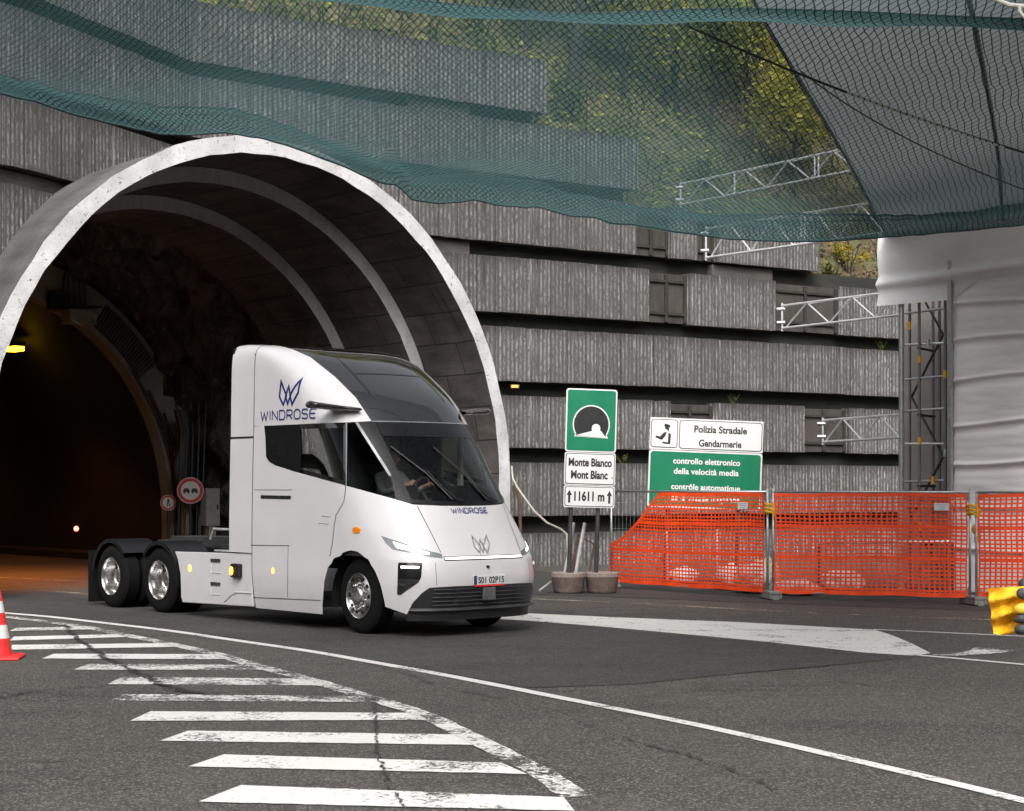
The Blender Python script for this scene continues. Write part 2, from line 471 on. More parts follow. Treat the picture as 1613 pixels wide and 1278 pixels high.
def flat(name, pts, mat, z, kind='structure', nsub=0):
    mb = MB(); mb.add([(p[0], p[1], z) for p in pts], [tuple(range(len(pts)))])
    return tag(mb.build(name, mat), kind=kind)
def ribbon(name, pts, w, mat, z, jag=0.0, step=.35):
    """a painted band or a joint along a ground line"""
    P = [Vector((p[0], p[1], 0)) for p in pts]
    Q = []
    for a, b in zip(P[:-1], P[1:]):
        n = max(1, int((b - a).length / step))
        Q += [a.lerp(b, k / n) for k in range(n)]
    Q.append(P[-1])
    for _ in range(3): Q = [Q[0]] + [(Q[i - 1] + Q[i] * 2 + Q[i + 1]) / 4 for i in range(1, len(Q) - 1)] + [Q[-1]]
    mb = MB(); vs = []
    for i, q in enumerate(Q):
        t = (Q[min(i + 1, len(Q) - 1)] - Q[max(i - 1, 0)]).normalized(); n = Vector((-t.y, t.x, 0))
        ww = (w if not isinstance(w, tuple) else w[0] + (w[1] - w[0]) * i / (len(Q) - 1)) / 2
        o = n * (random.uniform(-jag, jag))
        for s in (-1, 1): vs.append((*(q + o + n * s * (ww + random.uniform(-jag, jag) * .5))[:2], z))
    mb.add(vs, [(2 * i, 2 * i + 2, 2 * i + 3, 2 * i + 1) for i in range(len(Q) - 1)])
    return tag(mb.build(name, mat), kind='structure')

mb = MB(); mb.grid(lambda u, v: (-90 + 200 * u, -30 + 190 * v, 0), 8, 8)
tag(mb.build('ground', M['asphalt']), kind='structure')
G = lambda *ps: [gp(*p) for p in ps]
flat('road', G((-260, 905), (-40, 915), (140, 940), (560, 958), (900, 962), (960, 991), (1203, 1013.5), (1365, 1031), (1440, 1035.5), (1300, 1050), (1120, 1066), (1000, 1079), (830, 1084), (690, 1058), (560, 1036), (372, 1006), (260, 990), (77, 969), (-160, 958)), M['asphalt_new'], .004)
Z1, Z2 = .008, .012
ribbon('edge_line', G((-160, 957), (0, 965.7), (77.5, 972), (170.5, 983), (263.5, 993.6), (372, 1010), (500, 1028), (561.6, 1040), (680.6, 1060.4), (784.8, 1081), (896, 1103), (1050, 1133), (1200, 1165), (1400, 1212), (1613, 1262), (1760, 1300)), (.17, .13), M['paint'], Z1, .004)
ribbon('worn_edge_line', G((-60, 969), (9, 973), (77.5, 981), (139.5, 990), (198, 1002), (263.5, 1015), (341, 1031.7), (403, 1050), (465, 1066), (517, 1081), (576.5, 1099.5), (636, 1116), (688, 1135), (740, 1163), (796, 1190.6), (852, 1217), (907.6, 1257.6)), .20, M['paint_worn'], Z2, .012, .2)
bars = [((26, 990), (14, 995), (143, 992.5), (136, 988)), ((22, 1004), (15.5, 1010), (198, 1004.5), (186, 1000)),
        ((18.6, 1017), (17, 1024.6), (285, 1020), (279, 1014)), ((85, 1031), (66, 1038.6), (367, 1039.5), (344, 1031.7)),
        ((141, 1047), (115, 1056), (418, 1056.5), (400, 1048.8)), ((190.6, 1067.4), (170, 1079), (500, 1081), (477, 1070.5)),
        ((195, 1094.7), (173.6, 1104.6), (578, 1107), (573, 1098.5)), ((237, 1122), (204.6, 1137), (673, 1135.5), (655, 1124.5)),
        ((296, 1152.6), (252.6, 1168.4), (744, 1175), (734, 1159)), ((353, 1190), (297, 1209), (830, 1221), (790, 1203)),
        ((380, 1238.5), (313, 1265), (905, 1279), (888, 1258))]
for k, q in enumerate(bars):
    P = G(*q); mb = MB(); n = 24
    vs = []
    for i in range(n + 1):
        f = i / n
        for a, b in ((P[0], P[3]), (P[1], P[2])):
            p = a.lerp(b, f); jit = .010
            vs.append((p.x, p.y + random.uniform(-jit, jit), Z1))
    mb.add(vs, [(2 * i, 2 * i + 1, 2 * i + 3, 2 * i + 2) for i in range(n)])
    tag(mb.build('hatching_bar', M['paint'] if k not in (0, 5, 6, 4) else M['paint_half']), kind='structure')
flat('island_marking', G((700, 961), (830, 967), (960, 973), (1162, 981), (1377, 993), (1405, 1001.5), (1438, 1015.6), (1466, 1030), (1438, 1034), (1365, 1029.5), (1203, 1011.6), (960, 989), (830, 978.5), (700, 972)), M['paint'], Z1)
ribbon('lane_line', G((1376, 992.5), (1500, 998), (1613, 1003.5), (1800, 1012)), .10, M['paint'], Z1)
ribbon('lane_line', G((1440, 1032.5), (1520, 1039), (1613, 1048), (1800, 1066)), .12, M['paint'], Z1)
ribbon('kerb_line', G((835, 944), (960, 949), (1140, 959), (1300, 967.5), (1500, 975), (1613, 979), (1800, 986)), .12, M['paint_old'], Z1)
ribbon('worn_patch', G((1475, 1034), (1505, 1034), (1540, 1031), (1575, 1024)), (.16, .55), M['paint_worn'], Z2, .05, .12)
ribbon('lane_line', G((-120, 931), (0, 929), (70, 931), (150, 937)), .09, M['paint_old'], Z1)
ribbon('lane_line', G((-120, 907), (0, 910), (140, 917)), .09, M['paint_old'], Z1)
ribbon('tar_seam', G((104, 985), (118, 1003), (140, 1022), (168, 1038), (205, 1056), (240, 1073), (262, 1082), (300, 1092), (345, 1096)), (.05, .10), M['tar'], .016, .035, .08)
ribbon('tar_seam', G((0, 1102), (45, 1090), (110, 1086), (170, 1081)), .05, M['tar'], .0161, .03, .12)
ribbon('tar_seam', G((590, 1100), (592, 1140), (592, 1165), (598, 1200), (612, 1240), (640, 1275)), .022, M['tar'], .0162, .016, .06)
ribbon('tar_seam', G((450, 1052), (570, 1046), (640, 1062), (700, 1085), (790, 1102)), .03, M['tar'], .0163, .04, .15)
ribbon('tar_seam', G((830, 1084), (1000, 1079), (1120, 1065), (1300, 1050), (1440, 1037)), .03, M['tar'], .0164, .015, .2)
ribbon('tar_seam', G((1280, 1072), (1340, 1076), (1400, 1085), (1440, 1092)), .03, M['tar'], .0165, .03, .15)
ribbon('tar_seam', G((900, 1135), (980, 1165), (1050, 1182), (1150, 1215), (1230, 1248)), .022, M['tar'], .0166, .03, .12)
ribbon('tar_seam', G((50, 1203), (90, 1202), (132, 1198)), .025, M['tar'], .0167, .004, .12)
# dark verge of spilt dirt in front of the fence
dirt = dirty_concrete('verge_dirt', (.018, .017, .016), (.06, .055, .05), 2.0)
flat('verge', G((830, 900), (960, 905), (1213, 918), (1535, 930), (1800, 938), (1800, 968), (1535, 962), (1213, 951), (960, 941), (830, 938)), dirt, .005)

# ------------------------------------------------------------------ retaining wall of concrete beams
WP = [Vector((-13.0, 23.5, 0)), Vector((-8.7, 32.2, 0)), Vector((-6.8, 36.9, 0)), Vector((12.5, 50.0, 0))]
WL = [0.0]
for a, b in zip(WP[:-1], WP[1:]): WL.append(WL[-1] + (b - a).length)
def wall_at(s, off=0.0):
    for k in (1, 2):                                   # mitred at the two bends
        if abs(s - WL[k]) < .003:
            t0 = (WP[k] - WP[k - 1]).normalized(); t1 = (WP[k + 1] - WP[k]).normalized()
            n0 = Vector((t0.y, -t0.x, 0)); n1 = Vector((t1.y, -t1.x, 0)); m = (n0 + n1).normalized()
            return WP[k] + m * off / m.dot(n0), t1, m
    for k in range(3):
        if s <= WL[k + 1] or k == 2:
            t = (WP[k + 1] - WP[k]).normalized(); n = Vector((t.y, -t.x, 0))      # n faces the road
            return WP[k] + t * (s - WL[k]) + n * off, t, n
def wall_s(px):
    """distance along the wall at which the photo's column px meets its right-hand run"""
    d = WP[3] - WP[2]; r = (px - CX) / FPX
    k = (r * WP[2].y - WP[2].x) / (d.x - r * d.y)
    return WL[2] + k * d.length
M['recess_frame'] = dirty_concrete('recess_frame', (.012, .010, .008), (.05, .042, .034), 2.0)
wall = thing('retaining_wall', 'tall dark retaining wall of ribbed concrete beams stacked in tiers beside the tunnel', 'wall', WP[2])
rows = [(12.20, 10.92), (10.62, 9.33), (9.02, 7.72), (7.38, 6.06), (5.72, 4.44), (4.08, 2.84), (2.50, 1.22), (.80, -.3)]
gaps = {0: [], 1: [], 2: [(1003, 1057), (1099, 1129)], 3: [(1023, 1086), (1222, 1324)], 4: [], 5: [(1057, 1126), (1268, 1337)], 6: [], 7: []}
ends = {0: 862, 1: 1006, 2: 1290, 3: 1500, 4: 1500, 5: 1500, 6: 1500, 7: 1500}
def arch_half(z, R0=5.80):
    """half width of the canopy at height z"""
    if z <= 2.0: return R0
    k = (z - 2.0) / (R0 * 1.09)
    return R0 * math.sqrt(1 - k * k) if k < 1 else -1.0
def arch_cut(z, off):
    """where the wall line dives into the canopy and comes out again at height z"""
    w = arch_half(z); ins = []
    if w <= 0: return None
    for i in range(1200):
        s = 30.0 * i / 1200; p, t, n = wall_at(s, off)
        q = (p - TC); 
        if abs(q.dot(TU)) < w: ins.append(s)
    return (ins[0], ins[-1]) if ins else None
def wall_poly(mb, pts, o0, o1):
    """slab with an outline (s, z) hung on one straight run of the wall, from face o0 back to o1"""
    n = len(pts)
    fr = [wall_at(s, o0)[0] + Vector((0, 0, z)) for s, z in pts]; bk = [wall_at(s, o1)[0] + Vector((0, 0, z)) for s, z in pts]
    zs = [z for _, z in pts]; z0, z1 = min(zs), max(zs); V = lambda z: (z - z0) / max(.01, z1 - z0)
    fs = [tuple(range(n))]; uv = [[(s, V(z)) for s, z in pts]]
    for i in range(n):
        j = (i + 1) % n; fs.append((i, n + i, n + j, j))
        up = abs(pts[i][1] - pts[j][1]) < abs(pts[i][0] - pts[j][0])
        hi = up and zs[i] > (z0 + z1) / 2
        a, b = (1.1, 1.3) if hi else ((.0, .04) if up else (V(zs[i]), V(zs[j])))
        uv.append([(pts[i][0], a), (pts[i][0] + .3, a), (pts[j][0] + .3, b), (pts[j][0], b)])
    mb.add(fr + bk, fs, uv)
def wall_box(mb, s0, s1, z0, z1, o0, o1, chip=False):
    """a slab hung on the wall line between s0 and s1, from face o0 to back o1, stopping at the canopy"""
    zz = list(np.linspace(z0, z1, 15)); cut = [arch_cut(z, (o0 + o1) / 2) for z in zz]
    got = [c for c in cut if c]; mid = (got[-1][0] + got[-1][1]) / 2 if got else 0
    cut = [c or (mid, mid) for c in cut] if got else cut
    cuts = [s0] + [q for q in WL[1:3] if s0 + .01 < q < s1 - .01] + [s1]
    for a, b in zip(cuts[:-1], cuts[1:]):
        e = 1e-4
        if all(c is None or c[1] <= a or c[0] >= b for c in cut):
            n = max(1, int((b - a) / .22)) if chip else 1; jt = lambda z, k: z + (random.choice((0, 0, 0, -.02, .012)) * random.random() if 0 < k < n else 0)
            wall_poly(mb, [(a + e + (b - a - 2 * e) * k / n, jt(z0, k)) for k in range(n + 1)] + [(b - e - (b - a - 2 * e) * k / n, jt(z1, k)) for k in range(n + 1)], o0, o1); continue
        L = [(min(b - e, c[0]), z) for c, z in zip(cut, zz) if c[0] > a + .01]       # left of the canopy
        if len(L) > 1: wall_poly(mb, [(a + e, L[0][1])] + L + [(a + e, L[-1][1])], o0, o1)
        Rr = [(max(a + e, c[1]), z) for c, z in zip(cut, zz) if c[1] < b - .01]       # right of it
        if len(Rr) > 1: wall_poly(mb, [(b - e, Rr[-1][1])] + Rr[::-1] + [(b - e, Rr[0][1])], o0, o1)
for r, (zt, zb) in enumerate(rows):
    s_end = wall_s(ends[r])
    segs = []; s = 0.0
    for g0, g1 in gaps[r]:
        segs.append((s, wall_s(g0))); s = wall_s(g1)
        mb = MB(); a, b = wall_s(g0) + .004, wall_s(g1) - .004
        wall_box(mb, a, b, zb + .02, zt - .05, -.16, -.30)
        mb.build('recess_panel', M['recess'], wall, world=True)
        mb = MB()
        for f in (.28, .74):
            c0 = a + (b - a) * (f - .22); c1 = a + (b - a) * (f + .2)
            wall_box(mb, c0, c1, zb + .22, zb + .29, -.10, -.158); wall_box(mb, c0, c1, zt - .28, zt - .22, -.10, -.158)
        for f in (.02, .5, .98):
            c = a + (b - a) * f; wall_box(mb, c - .05, c + .05, zb + .04, zt - .08, -.11, -.157)
        mb.build('recess_frame', M['recess_frame'], wall, world=True)
    segs.append((s, s_end))
    for a, b in segs:
        n = max(1, round((b - a) / 4.3)); L = (b - a) / n
        for k in range(n):
            mb = MB(); dz = random.uniform(-.012, .012); do = random.uniform(-.012, .012)
            wall_box(mb, a + k * L + .008, a + (k + 1) * L - .008, zb + dz, zt + dz, do, -.34, True)
            mb.f and mb.build('panel', M['rib'], wall, world=True)
    # bearing beam in the slot below the row
    if r < 7:
        mb = MB(); zb2 = rows[r + 1][0]; e2 = wall_s(max(ends[r], ends[r + 1] if r > 1 else ends[r]) - 8)
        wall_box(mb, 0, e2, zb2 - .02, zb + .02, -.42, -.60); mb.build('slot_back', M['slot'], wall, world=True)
        if r in (2, 0): 
            mb = MB(); wall_box(mb, wall_s(650), wall_s(746), zb2 + .004, zb - .03, -.18, -.41); mb.build('bearing_beam', M['beam'], wall, world=True)
        if r == 2:
            mb = MB(); wall_box(mb, wall_s(1129), wall_s(1224), zb2 + .004, zb - .03, -.18, -.41); mb.build('bearing_beam', M['beam'], wall, world=True)
            mb = MB(); wall_box(mb, 8.0, 11.5, zb2 + .05, zb - .04, -.20, -.41); mb.build('bearing_beam', M['beam'], wall, world=True)
for r in range(3):
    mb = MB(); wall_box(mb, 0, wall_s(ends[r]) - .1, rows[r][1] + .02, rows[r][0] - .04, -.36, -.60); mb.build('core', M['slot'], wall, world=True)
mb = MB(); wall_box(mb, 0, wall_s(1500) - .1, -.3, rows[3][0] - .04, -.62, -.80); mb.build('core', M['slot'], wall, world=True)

# the valley sides round the place
M['mountain'] = dirty_concrete('mountain_forest', (.018, .024, .016), (.085, .09, .07), .05, (1, 1, 1), .2)
mb = MB()
def ringP(u, v):
    a = R(62) + R(236 + 0) * u; r = 62 + 70 * v
    h = (46 + 16 * mnoise.noise(Vector((u * 9, 1.0, 2.0)))) * v ** .8 + mnoise.noise(Vector((u * 40, v * 6, 5))) * 3 * v - .4 * (v < .001)
    return (math.sin(a) * r, math.cos(a) * r + 10, h)
mb.grid(ringP, 90, 14)
tag(mb.build('mountains', M['mountain'], smooth=True), kind='structure')

# ------------------------------------------------------------------ tunnel canopy, rock cut and tunnel mouth
def arch_pt(d, r, q, zs=2.0, e=1.09, lat=0.0):
    """q in 0..1 round the arch, right foot to left foot, legs upright below the spring line"""
    leg = .13
    if q < leg: x, z = r, zs * q / leg
    elif q > 1 - leg: x, z = -r, zs * (1 - q) / leg
    else:
        a = math.pi * (q - leg) / (1 - 2 * leg); x, z = r * math.cos(a), zs + r * e * math.sin(a)
    return TC + TU * (x + lat) + TN * d + Vector((0, 0, z))
def arch_uv(d, r, q): return (d, q * (math.pi * r * 1.04 + 4))
def ring_solid(name, mats, parent, d0, d1, r0, r1, zs=2.0, e=1.09, lat=0.0, n=72, rough=0.0):
    """a length of arch between d0 and d1 with inner radius r0, outer r1: front and back faces, soffit and outside"""
    mb = MB()
    nd = max(1, int((d1 - d0) / .6))
    jit = [(random.uniform(-1, 1) * rough, random.uniform(-1, 1) * rough) for _ in range(n + 1)]
    j = lambda q, k: jit[min(n, int(round(q * n)))][k]
    mb.grid(lambda u, v: arch_pt(d0 + (d1 - d0) * v, r0 + j(u, 0), u, zs, e, lat), n, nd, lambda u, v: arch_uv(d0 + (d1 - d0) * v, r0, u))
    k1 = len(mb.f)
    mb.grid(lambda u, v: arch_pt(d0 + (d1 - d0) * v, r1 + j(u, 1), u, zs, e, lat), n, nd, lambda u, v: arch_uv(d0 + (d1 - d0) * v, r1, u))
    k2 = len(mb.f)
    for d in (d0, d1):
        mb.grid(lambda u, v: arch_pt(d, r0 + j(u, 0) + (r1 + j(u, 1) - r0 - j(u, 0)) * v, u, zs, e, lat), n, 1, lambda u, v: (v * (r1 - r0), arch_uv(0, r1, u)[1]))
    for i in range(len(mb.f)):
        mb.mi[i] = 1 if i < k1 else (2 if i < k2 else 0)
    return mb.build(name, mats, parent, smooth='angle', world=True, merge=True)
portal = thing('tunnel_canopy', 'vaulted concrete tunnel canopy with white front ring and stepped grey ribs inside', 'tunnel', TC, TH)
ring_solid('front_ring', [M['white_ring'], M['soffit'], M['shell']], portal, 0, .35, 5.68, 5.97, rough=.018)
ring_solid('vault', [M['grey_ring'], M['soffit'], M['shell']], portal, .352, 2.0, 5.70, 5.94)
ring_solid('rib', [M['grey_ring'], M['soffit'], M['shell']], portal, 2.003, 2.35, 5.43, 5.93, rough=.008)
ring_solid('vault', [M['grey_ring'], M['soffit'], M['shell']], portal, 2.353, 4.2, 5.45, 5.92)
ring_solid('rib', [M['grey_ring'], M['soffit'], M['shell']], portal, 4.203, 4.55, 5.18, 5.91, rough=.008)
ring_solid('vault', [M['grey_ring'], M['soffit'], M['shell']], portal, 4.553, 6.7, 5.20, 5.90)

# the rock cutting between canopy and tunnel mouth
mb = MB()
def rockP(u, v):
    d = 6.0 + 7.5 * v; p = arch_pt(d, 6.4, u, 2.0, 1.02)
    c = TC + TN * d + Vector((0, 0, 1.0)); dr = (p - c).normalized()
    q = p * .55
    h = mnoise.fractal(q, .9, 2.0, 6) * .75 + abs(mnoise.noise(q * 2.3)) * .5
    return p - dr * (h * min(1, v * 5 + .05) + (.9 if u < .45 else .2) * v)
mb.grid(rockP, 110, 60)
tag(mb.build('rock_cutting', M['rock'], smooth=True), kind='structure')

MD, ML = 12.0, -.22
mouth = thing('tunnel_mouth', 'inner tunnel mouth with a plain concrete ring round the dark bore', 'tunnel', TC + TN * MD + TU * ML, TH)
ring_solid('mouth_ring', [M['portal'], M['portal'], M['portal']], mouth, MD, MD + .5, 5.0, 5.87, 1.2, 1.1, ML)
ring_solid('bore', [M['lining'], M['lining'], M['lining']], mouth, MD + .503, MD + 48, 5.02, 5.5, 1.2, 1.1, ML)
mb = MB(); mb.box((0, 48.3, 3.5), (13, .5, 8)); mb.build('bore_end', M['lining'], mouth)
mb = MB()                                    # rock face round the mouth ring
n = 60
for i in range(n):
    a0, a1 = i / n, (i + 1) / n
    A = [arch_pt(MD + .25, 5.8, q, 1.2, 1.1, ML) for q in (a0, a1)]; B = [arch_pt(MD + .28, 9.0, q, 2.0, 1.02) for q in (a0, a1)]
    mb.quad(A[0], A[1], B[1], B[0])
tag(mb.build('rock_face', M['rock']), kind='structure')
for lat, s in ((3.95, 1), (-4.4, -1)):
    mb = MB(); c = TC + TN * (MD + 23) + TU * lat
    mb.box((0, 0, .09), (.9, 60, .18), Matrix.Translation(c) @ Matrix.Rotation(TH, 4, 'Z'))
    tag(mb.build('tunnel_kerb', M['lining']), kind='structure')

# fittings of the tunnel mouth
def tpt(t, d, z): return TC + TU * t + TN * d + Vector((0, 0, z))
def tunnel_lamp(t, d, z, label, power, vis=True):
    o = thing('tunnel_lamp', label, 'lamp', tpt(t, d, z), TH, 'sodium lamps on the tunnel vault')
    mb = MB(); mb.box((0, 0, .06), (.34, .62, .12)); mb.build('housing', M['dark_steel'], o, bevel=.02)
    mb = MB(); mb.box((0, 0, -.06), (.30, .58, .118)); mb.build('lens', M['sodium'], o, bevel=.015)
    L = bpy.data.lights.new('sodium_light', 'SPOT'); L.energy = power; L.color = (1.0, .27, .035); L.shadow_soft_size = .3; L.spot_size = R(105); L.spot_blend = .6
    q = bpy.data.objects.new('lamp_light', L); col.objects.link(q); q.parent = o; q.location = (0, 0, -.16)
M['sodium'] = emit('sodium_glow', (1.0, .55, .02), 5)
tunnel_lamp(2.15, 15.6, 5.62, 'bright amber lamp glowing on the vault just inside the tunnel mouth', 150)
tunnel_lamp(2.15, 22.6, 5.62, 'second amber lamp farther along the dark tunnel vault', 60)
tunnel_lamp(2.15, 29.6, 5.62, 'amber lamp deepest in the dark tunnel vault', 40)
tunnel_lamp(-2.6, 7.6, 5.9, 'unseen amber lamp added high on the left of the canopy vault for the road glow', 1900)  # extra lamp out of view, added to cast the orange glow on the road
o = thing('signal_lamp', 'tiny red lamp low on the dark tunnel wall', 'lamp', at(120, 833, 44))
mb = MB(); mb.box((0, .06, 0), (.16, .10, .22)); mb.build('case', M['black'], o, bevel=.01)
mb = MB(); mb.lathe([(0, -.02), (.05, -.018), (.06, .008)], 16); mb.build('lens', emit('red_lamp', (1, .10, .04), 10), o)

def mouth_pt(x, y, d):
    """point on the plane across the tunnel at depth d, seen at pixel (x, y)"""
    r = (x - CX) / FPX; P0 = TC + TN * d
    t = (r * P0.y - P0.x) / (TU.x - r * TU.y)
    Y = P0.y + TU.y * t
    return Vector((r * Y, Y, EYE + (HY - y) / FPX * Y))
# camera box hung from the ring
p = mouth_pt(124, 500, MD - .45)
o = thing('camera_housing', 'pale box camera on a bracket under the tunnel mouth ring', 'camera', p, TH)
mb = MB(); mb.box((0, 0, 0), (.72, .5, .36)); mb.build('case', simple('housing_grey', (.36, .35, .33), .6), o, bevel=.03)
mb = MB(); mb.box((.0, -.03, .27), (.95, .6, .035)); mb.build('rain_shield', M['dark_steel'], o)
mb = MB()
for dx in (-.22, -.08, .08, .22): mb.tube([(dx, .1, .285), (dx, .14, 1.05)], .018, 6)
mb.build('bracket', M['dark_steel'], o)
mb = MB(); mb.tube([(-.30, -.28, -.1), (-.1, -.36, -.24), (.3, -.28, -.1), (.33, -.27, .05)], .022, 8); mb.build('cable', M['alu'], o)
p = mouth_pt(92, 474, MD - .2)
o = thing('junction_box', 'dark square box fixed to the tunnel mouth ring beside the camera', 'box', p, TH)
mb = MB(); mb.box((0, 0, 0), (.5, .3, .45)); mb.build('case', M['black'], o, bevel=.02)
mb = MB(); mb.tube([(.1, 0, .22), (.14, -.02, .6), (.3, .05, .95)], .025, 6); mb.build('cable', M['black'], o)
# vent grille following the ring
o = thing('vent_grille', 'long grey louvred grille set along the curve of the tunnel mouth ring', 'grille', TC + TN * (MD - .03), TH)
mb = MB(); q0, q1 = .285, .365
mb.grid(lambda u, v: arch_pt(MD - .03, 5.12 + .62 * v, q0 + (q1 - q0) * u, 1.2, 1.1, ML), 14, 1)
mb.build('backing', M['dark_steel'], o, world=True)
mb = MB()
for k in range(22):
    q = q0 + (q1 - q0) * (k + .5) / 22
    mb.tube([arch_pt(MD - .06, 5.14, q, 1.2, 1.1, ML), arch_pt(MD - .06, 5.72, q, 1.2, 1.1, ML)], .022, 6)
mb.build('louvre', simple('louvre_grey', (.20, .19, .18), .6), o, world=True)

def round_sign(x, y, d, r, label, glyph, zpost):
    p = mouth_pt(x, y, d)
    o = thing('prohibition_sign', label, 'sign', (p.x, p.y, 0), R(14))
    mb = MB(); mb.lathe([(0, 0), (r * .98, 0), (r, .01), (r, .02), (0, .022)], 40, Matrix.Translation((0, 0, p.z))); f = mb.build('disc', M['sign_red'], o)
    mb = MB(); mb.lathe([(0, -.004), (r * .70, -.004)], 40, Matrix.Translation((0, 0, p.z))); mb.build('face', M['white_panel'], f)
    mb = MB(); mb.lathe([(r * .93, -.0035), (r * .985, -.0035)], 40, Matrix.Translation((0, 0, p.z))); mb.build('rim', M['white_panel'], f)
    mb = MB()
    for poly in glyph: mb.prism([(a * r, b * r) for a, b in poly], Vector((0, -.0065, p.z)), Vector((1, 0, 0)), Vector((0, 0, 1)), .002)
    mb.build('symbol', M['sign_black'], f)
    mb = MB(); mb.tube([(0, .05, zpost), (0, .05, p.z + r * .8)], .035, 10); mb.build('post', M['dark_steel'], o)
car_g = lambda cx: [[(cx - .24, -.13), (cx + .24, -.13), (cx + .24, .02), (cx - .24, .02)], [(cx - .24, .021), (cx + .24, .021), (cx + .15, .17), (cx - .15, .17)],
                    [(cx - .22, -.22), (cx - .10, -.22), (cx - .10, -.131), (cx - .22, -.131)], [(cx + .10, -.22), (cx + .22, -.22), (cx + .22, -.131), (cx + .10, -.131)]]
man_g = [[(-.12, .05), (.12, .05), (.14, .32), (-.14, .32)], [(-.08, .34), (.08, .34), (.1, .44), (0, .54), (-.1, .44)], [(-.13, .048), (.02, .048), (-.10, -.5), (-.22, -.48)], [(.021, .048), (.12, .048), (.24, -.46), (.13, -.5)]]
round_sign(300, 773, MD - 1.6, .335, 'larger round red and white sign showing two cars side by side', car_g(-.3) + car_g(.3), 0)
round_sign(265, 792, MD - .9, .20, 'smaller round red and white sign showing a walking figure', man_g, 0)
for (x, y, w, h, lab, mm, dd) in ((331, 799, .40, .95, 'pale grey electrical cabinet right of the round red signs', 'cab', MD - 1.7), (293, 705, .75, 1.9, 'tall dark bundle of shrouded cables above the round red signs', 'shroud', MD - 1.0), (305, 815, .62, 1.35, 'low dirty white concrete slab behind the round red signs', 'slab', MD - .8)):
    p = mouth_pt(x, y, dd)
    o = thing({'cab': 'electrical_cabinet', 'shroud': 'cable_shroud', 'slab': 'concrete_slab'}[mm], lab, {'cab': 'cabinet', 'shroud': 'cables', 'slab': 'slab'}[mm], (p.x, p.y, 0), TH)
    if mm == 'cab':
        mb = MB(); mb.box((0, 0, p.z), (w, .3, h)); mb.build('case', simple('cabinet_grey', (.30, .30, .28), .6), o, bevel=.02)
        mb = MB(); mb.box((0, -.01, (p.z - h / 2) / 2 - .002), (w * .5, .2, p.z - h / 2 - .006)); mb.build('pedestal', M['portal'], o)
        mb = MB(); mb.box((.12, -.16, p.z), (.03, .02, .12)); mb.build('handle', M['black'], o)
    elif mm == 'slab':
        mb = MB(); mb.box((0, 0, (p.z + h / 2) / 2), (w, .25, p.z + h / 2)); mb.build('slab', M['grey_ring'], o, bevel=.03)
        mb = MB(); mb.box((-.05, -.14, p.z - .25), (.16, .05, .9)); mb.build('stain_plate', M['black'], o)
    else:
        mb = MB()
        mb.grid(lambda u, v: ((.30 + .10 * math.sin(v * 7) + .03 * math.sin(u * 25)) * math.cos(u * 6.2832), .2 * math.sin(u * 6.2832), p.z - h / 2 + h * v), 28, 14)
        mb.build('shroud', M['black'], o, smooth=True)
        mb = MB()
        for k in range(5):
            x0 = -.36 + .17 * k
            mb.tube([(x0, -.22, .05), (x0 + .05, -.24, p.z - .6), (x0 + .1, -.22, p.z + .4), (x0 + .05 * k, -.1, p.z + h / 2 + .15)], .022, 6)
        mb.build('cable', M['dark_steel'], o)
# pipes climbing the ring
o = thing('conduit', 'bundle of dark pipes climbing the right leg of the tunnel mouth', 'pipes', TC + TN * (MD - .1), TH)
for k in range(3):
    mb = MB(); mb.tube([arch_pt(MD - .12, 5.05 + .11 * k, q, 1.2, 1.1, ML) for q in np.linspace(0, .30 - .03 * k, 16)], .035, 8)
    mb.build('pipe', M['dark_steel'] if k != 1 else M['rust'], o, smooth=True, world=True)

# ------------------------------------------------------------------ hillside above the wall
M['litter'] = dirty_concrete('leaf_litter', (.035, .036, .014), (.17, .15, .07), 1.6, (1, 1, 1), .8)
M['leaf_spring'] = leaf('spring_leaves', (.15, .165, .02), (.56, .52, .07))
M['leaf_green'] = leaf('green_leaves', (.04, .065, .014), (.20, .235, .055))
M['leaf_yellow'] = leaf('yellow_leaves', (.20, .16, .015), (.48, .40, .04))
M['leaf_brown'] = leaf('dry_leaves', (.07, .045, .028), (.27, .18, .11))
M['bark'] = dirty_concrete('bark', (.012, .010, .008), (.06, .05, .04), 5, (4, 4, .5), .6)
tops = [(0, 12.0), (wall_s(845), 12.0), (wall_s(868), 10.4), (wall_s(995), 10.4), (wall_s(1012), 8.8), (wall_s(1278), 8.8), (wall_s(1298), 7.1), (60, 6.6)]
def hill_z(s, t):
    z0 = np.interp(s, [a for a, _ in tops], [b for _, b in tops])
    return z0 + .92 * t + mnoise.fractal(Vector((s * .25, t * .25, 3.0)), 1, 2, 4) * .6 * min(1, t / 1.5)
def hill_pt(s, t):
    if s > WL[2]:
        d = (WP[3] - WP[2]).normalized(); p = WP[2] + d * (s - WL[2])
    else: 
        d = (WP[3] - WP[2]).normalized(); p = WP[2] + d * (s - WL[2])
    n = Vector((-d.y, d.x, 0))
    q = p + n * (t + .85); q.z = hill_z(s, t); return q
mb = MB(); mb.grid(lambda u, v: hill_pt(-6 + 62 * u, 70 * v * v), 150, 70)
tag(mb.build('hillside', M['litter'], smooth=True), kind='structure')
def hill_at(px, s_t):
    """hill point t metres back from the wall, in the direction of photo column px"""
    lo, hi = -6.0, 56.0
    for _ in range(40):
        m = (lo + hi) / 2; p = hill_pt(m, s_t)
        if CX + FPX * p.x / p.y < px: lo = m
        else: hi = m
    return hill_pt(lo, s_t)
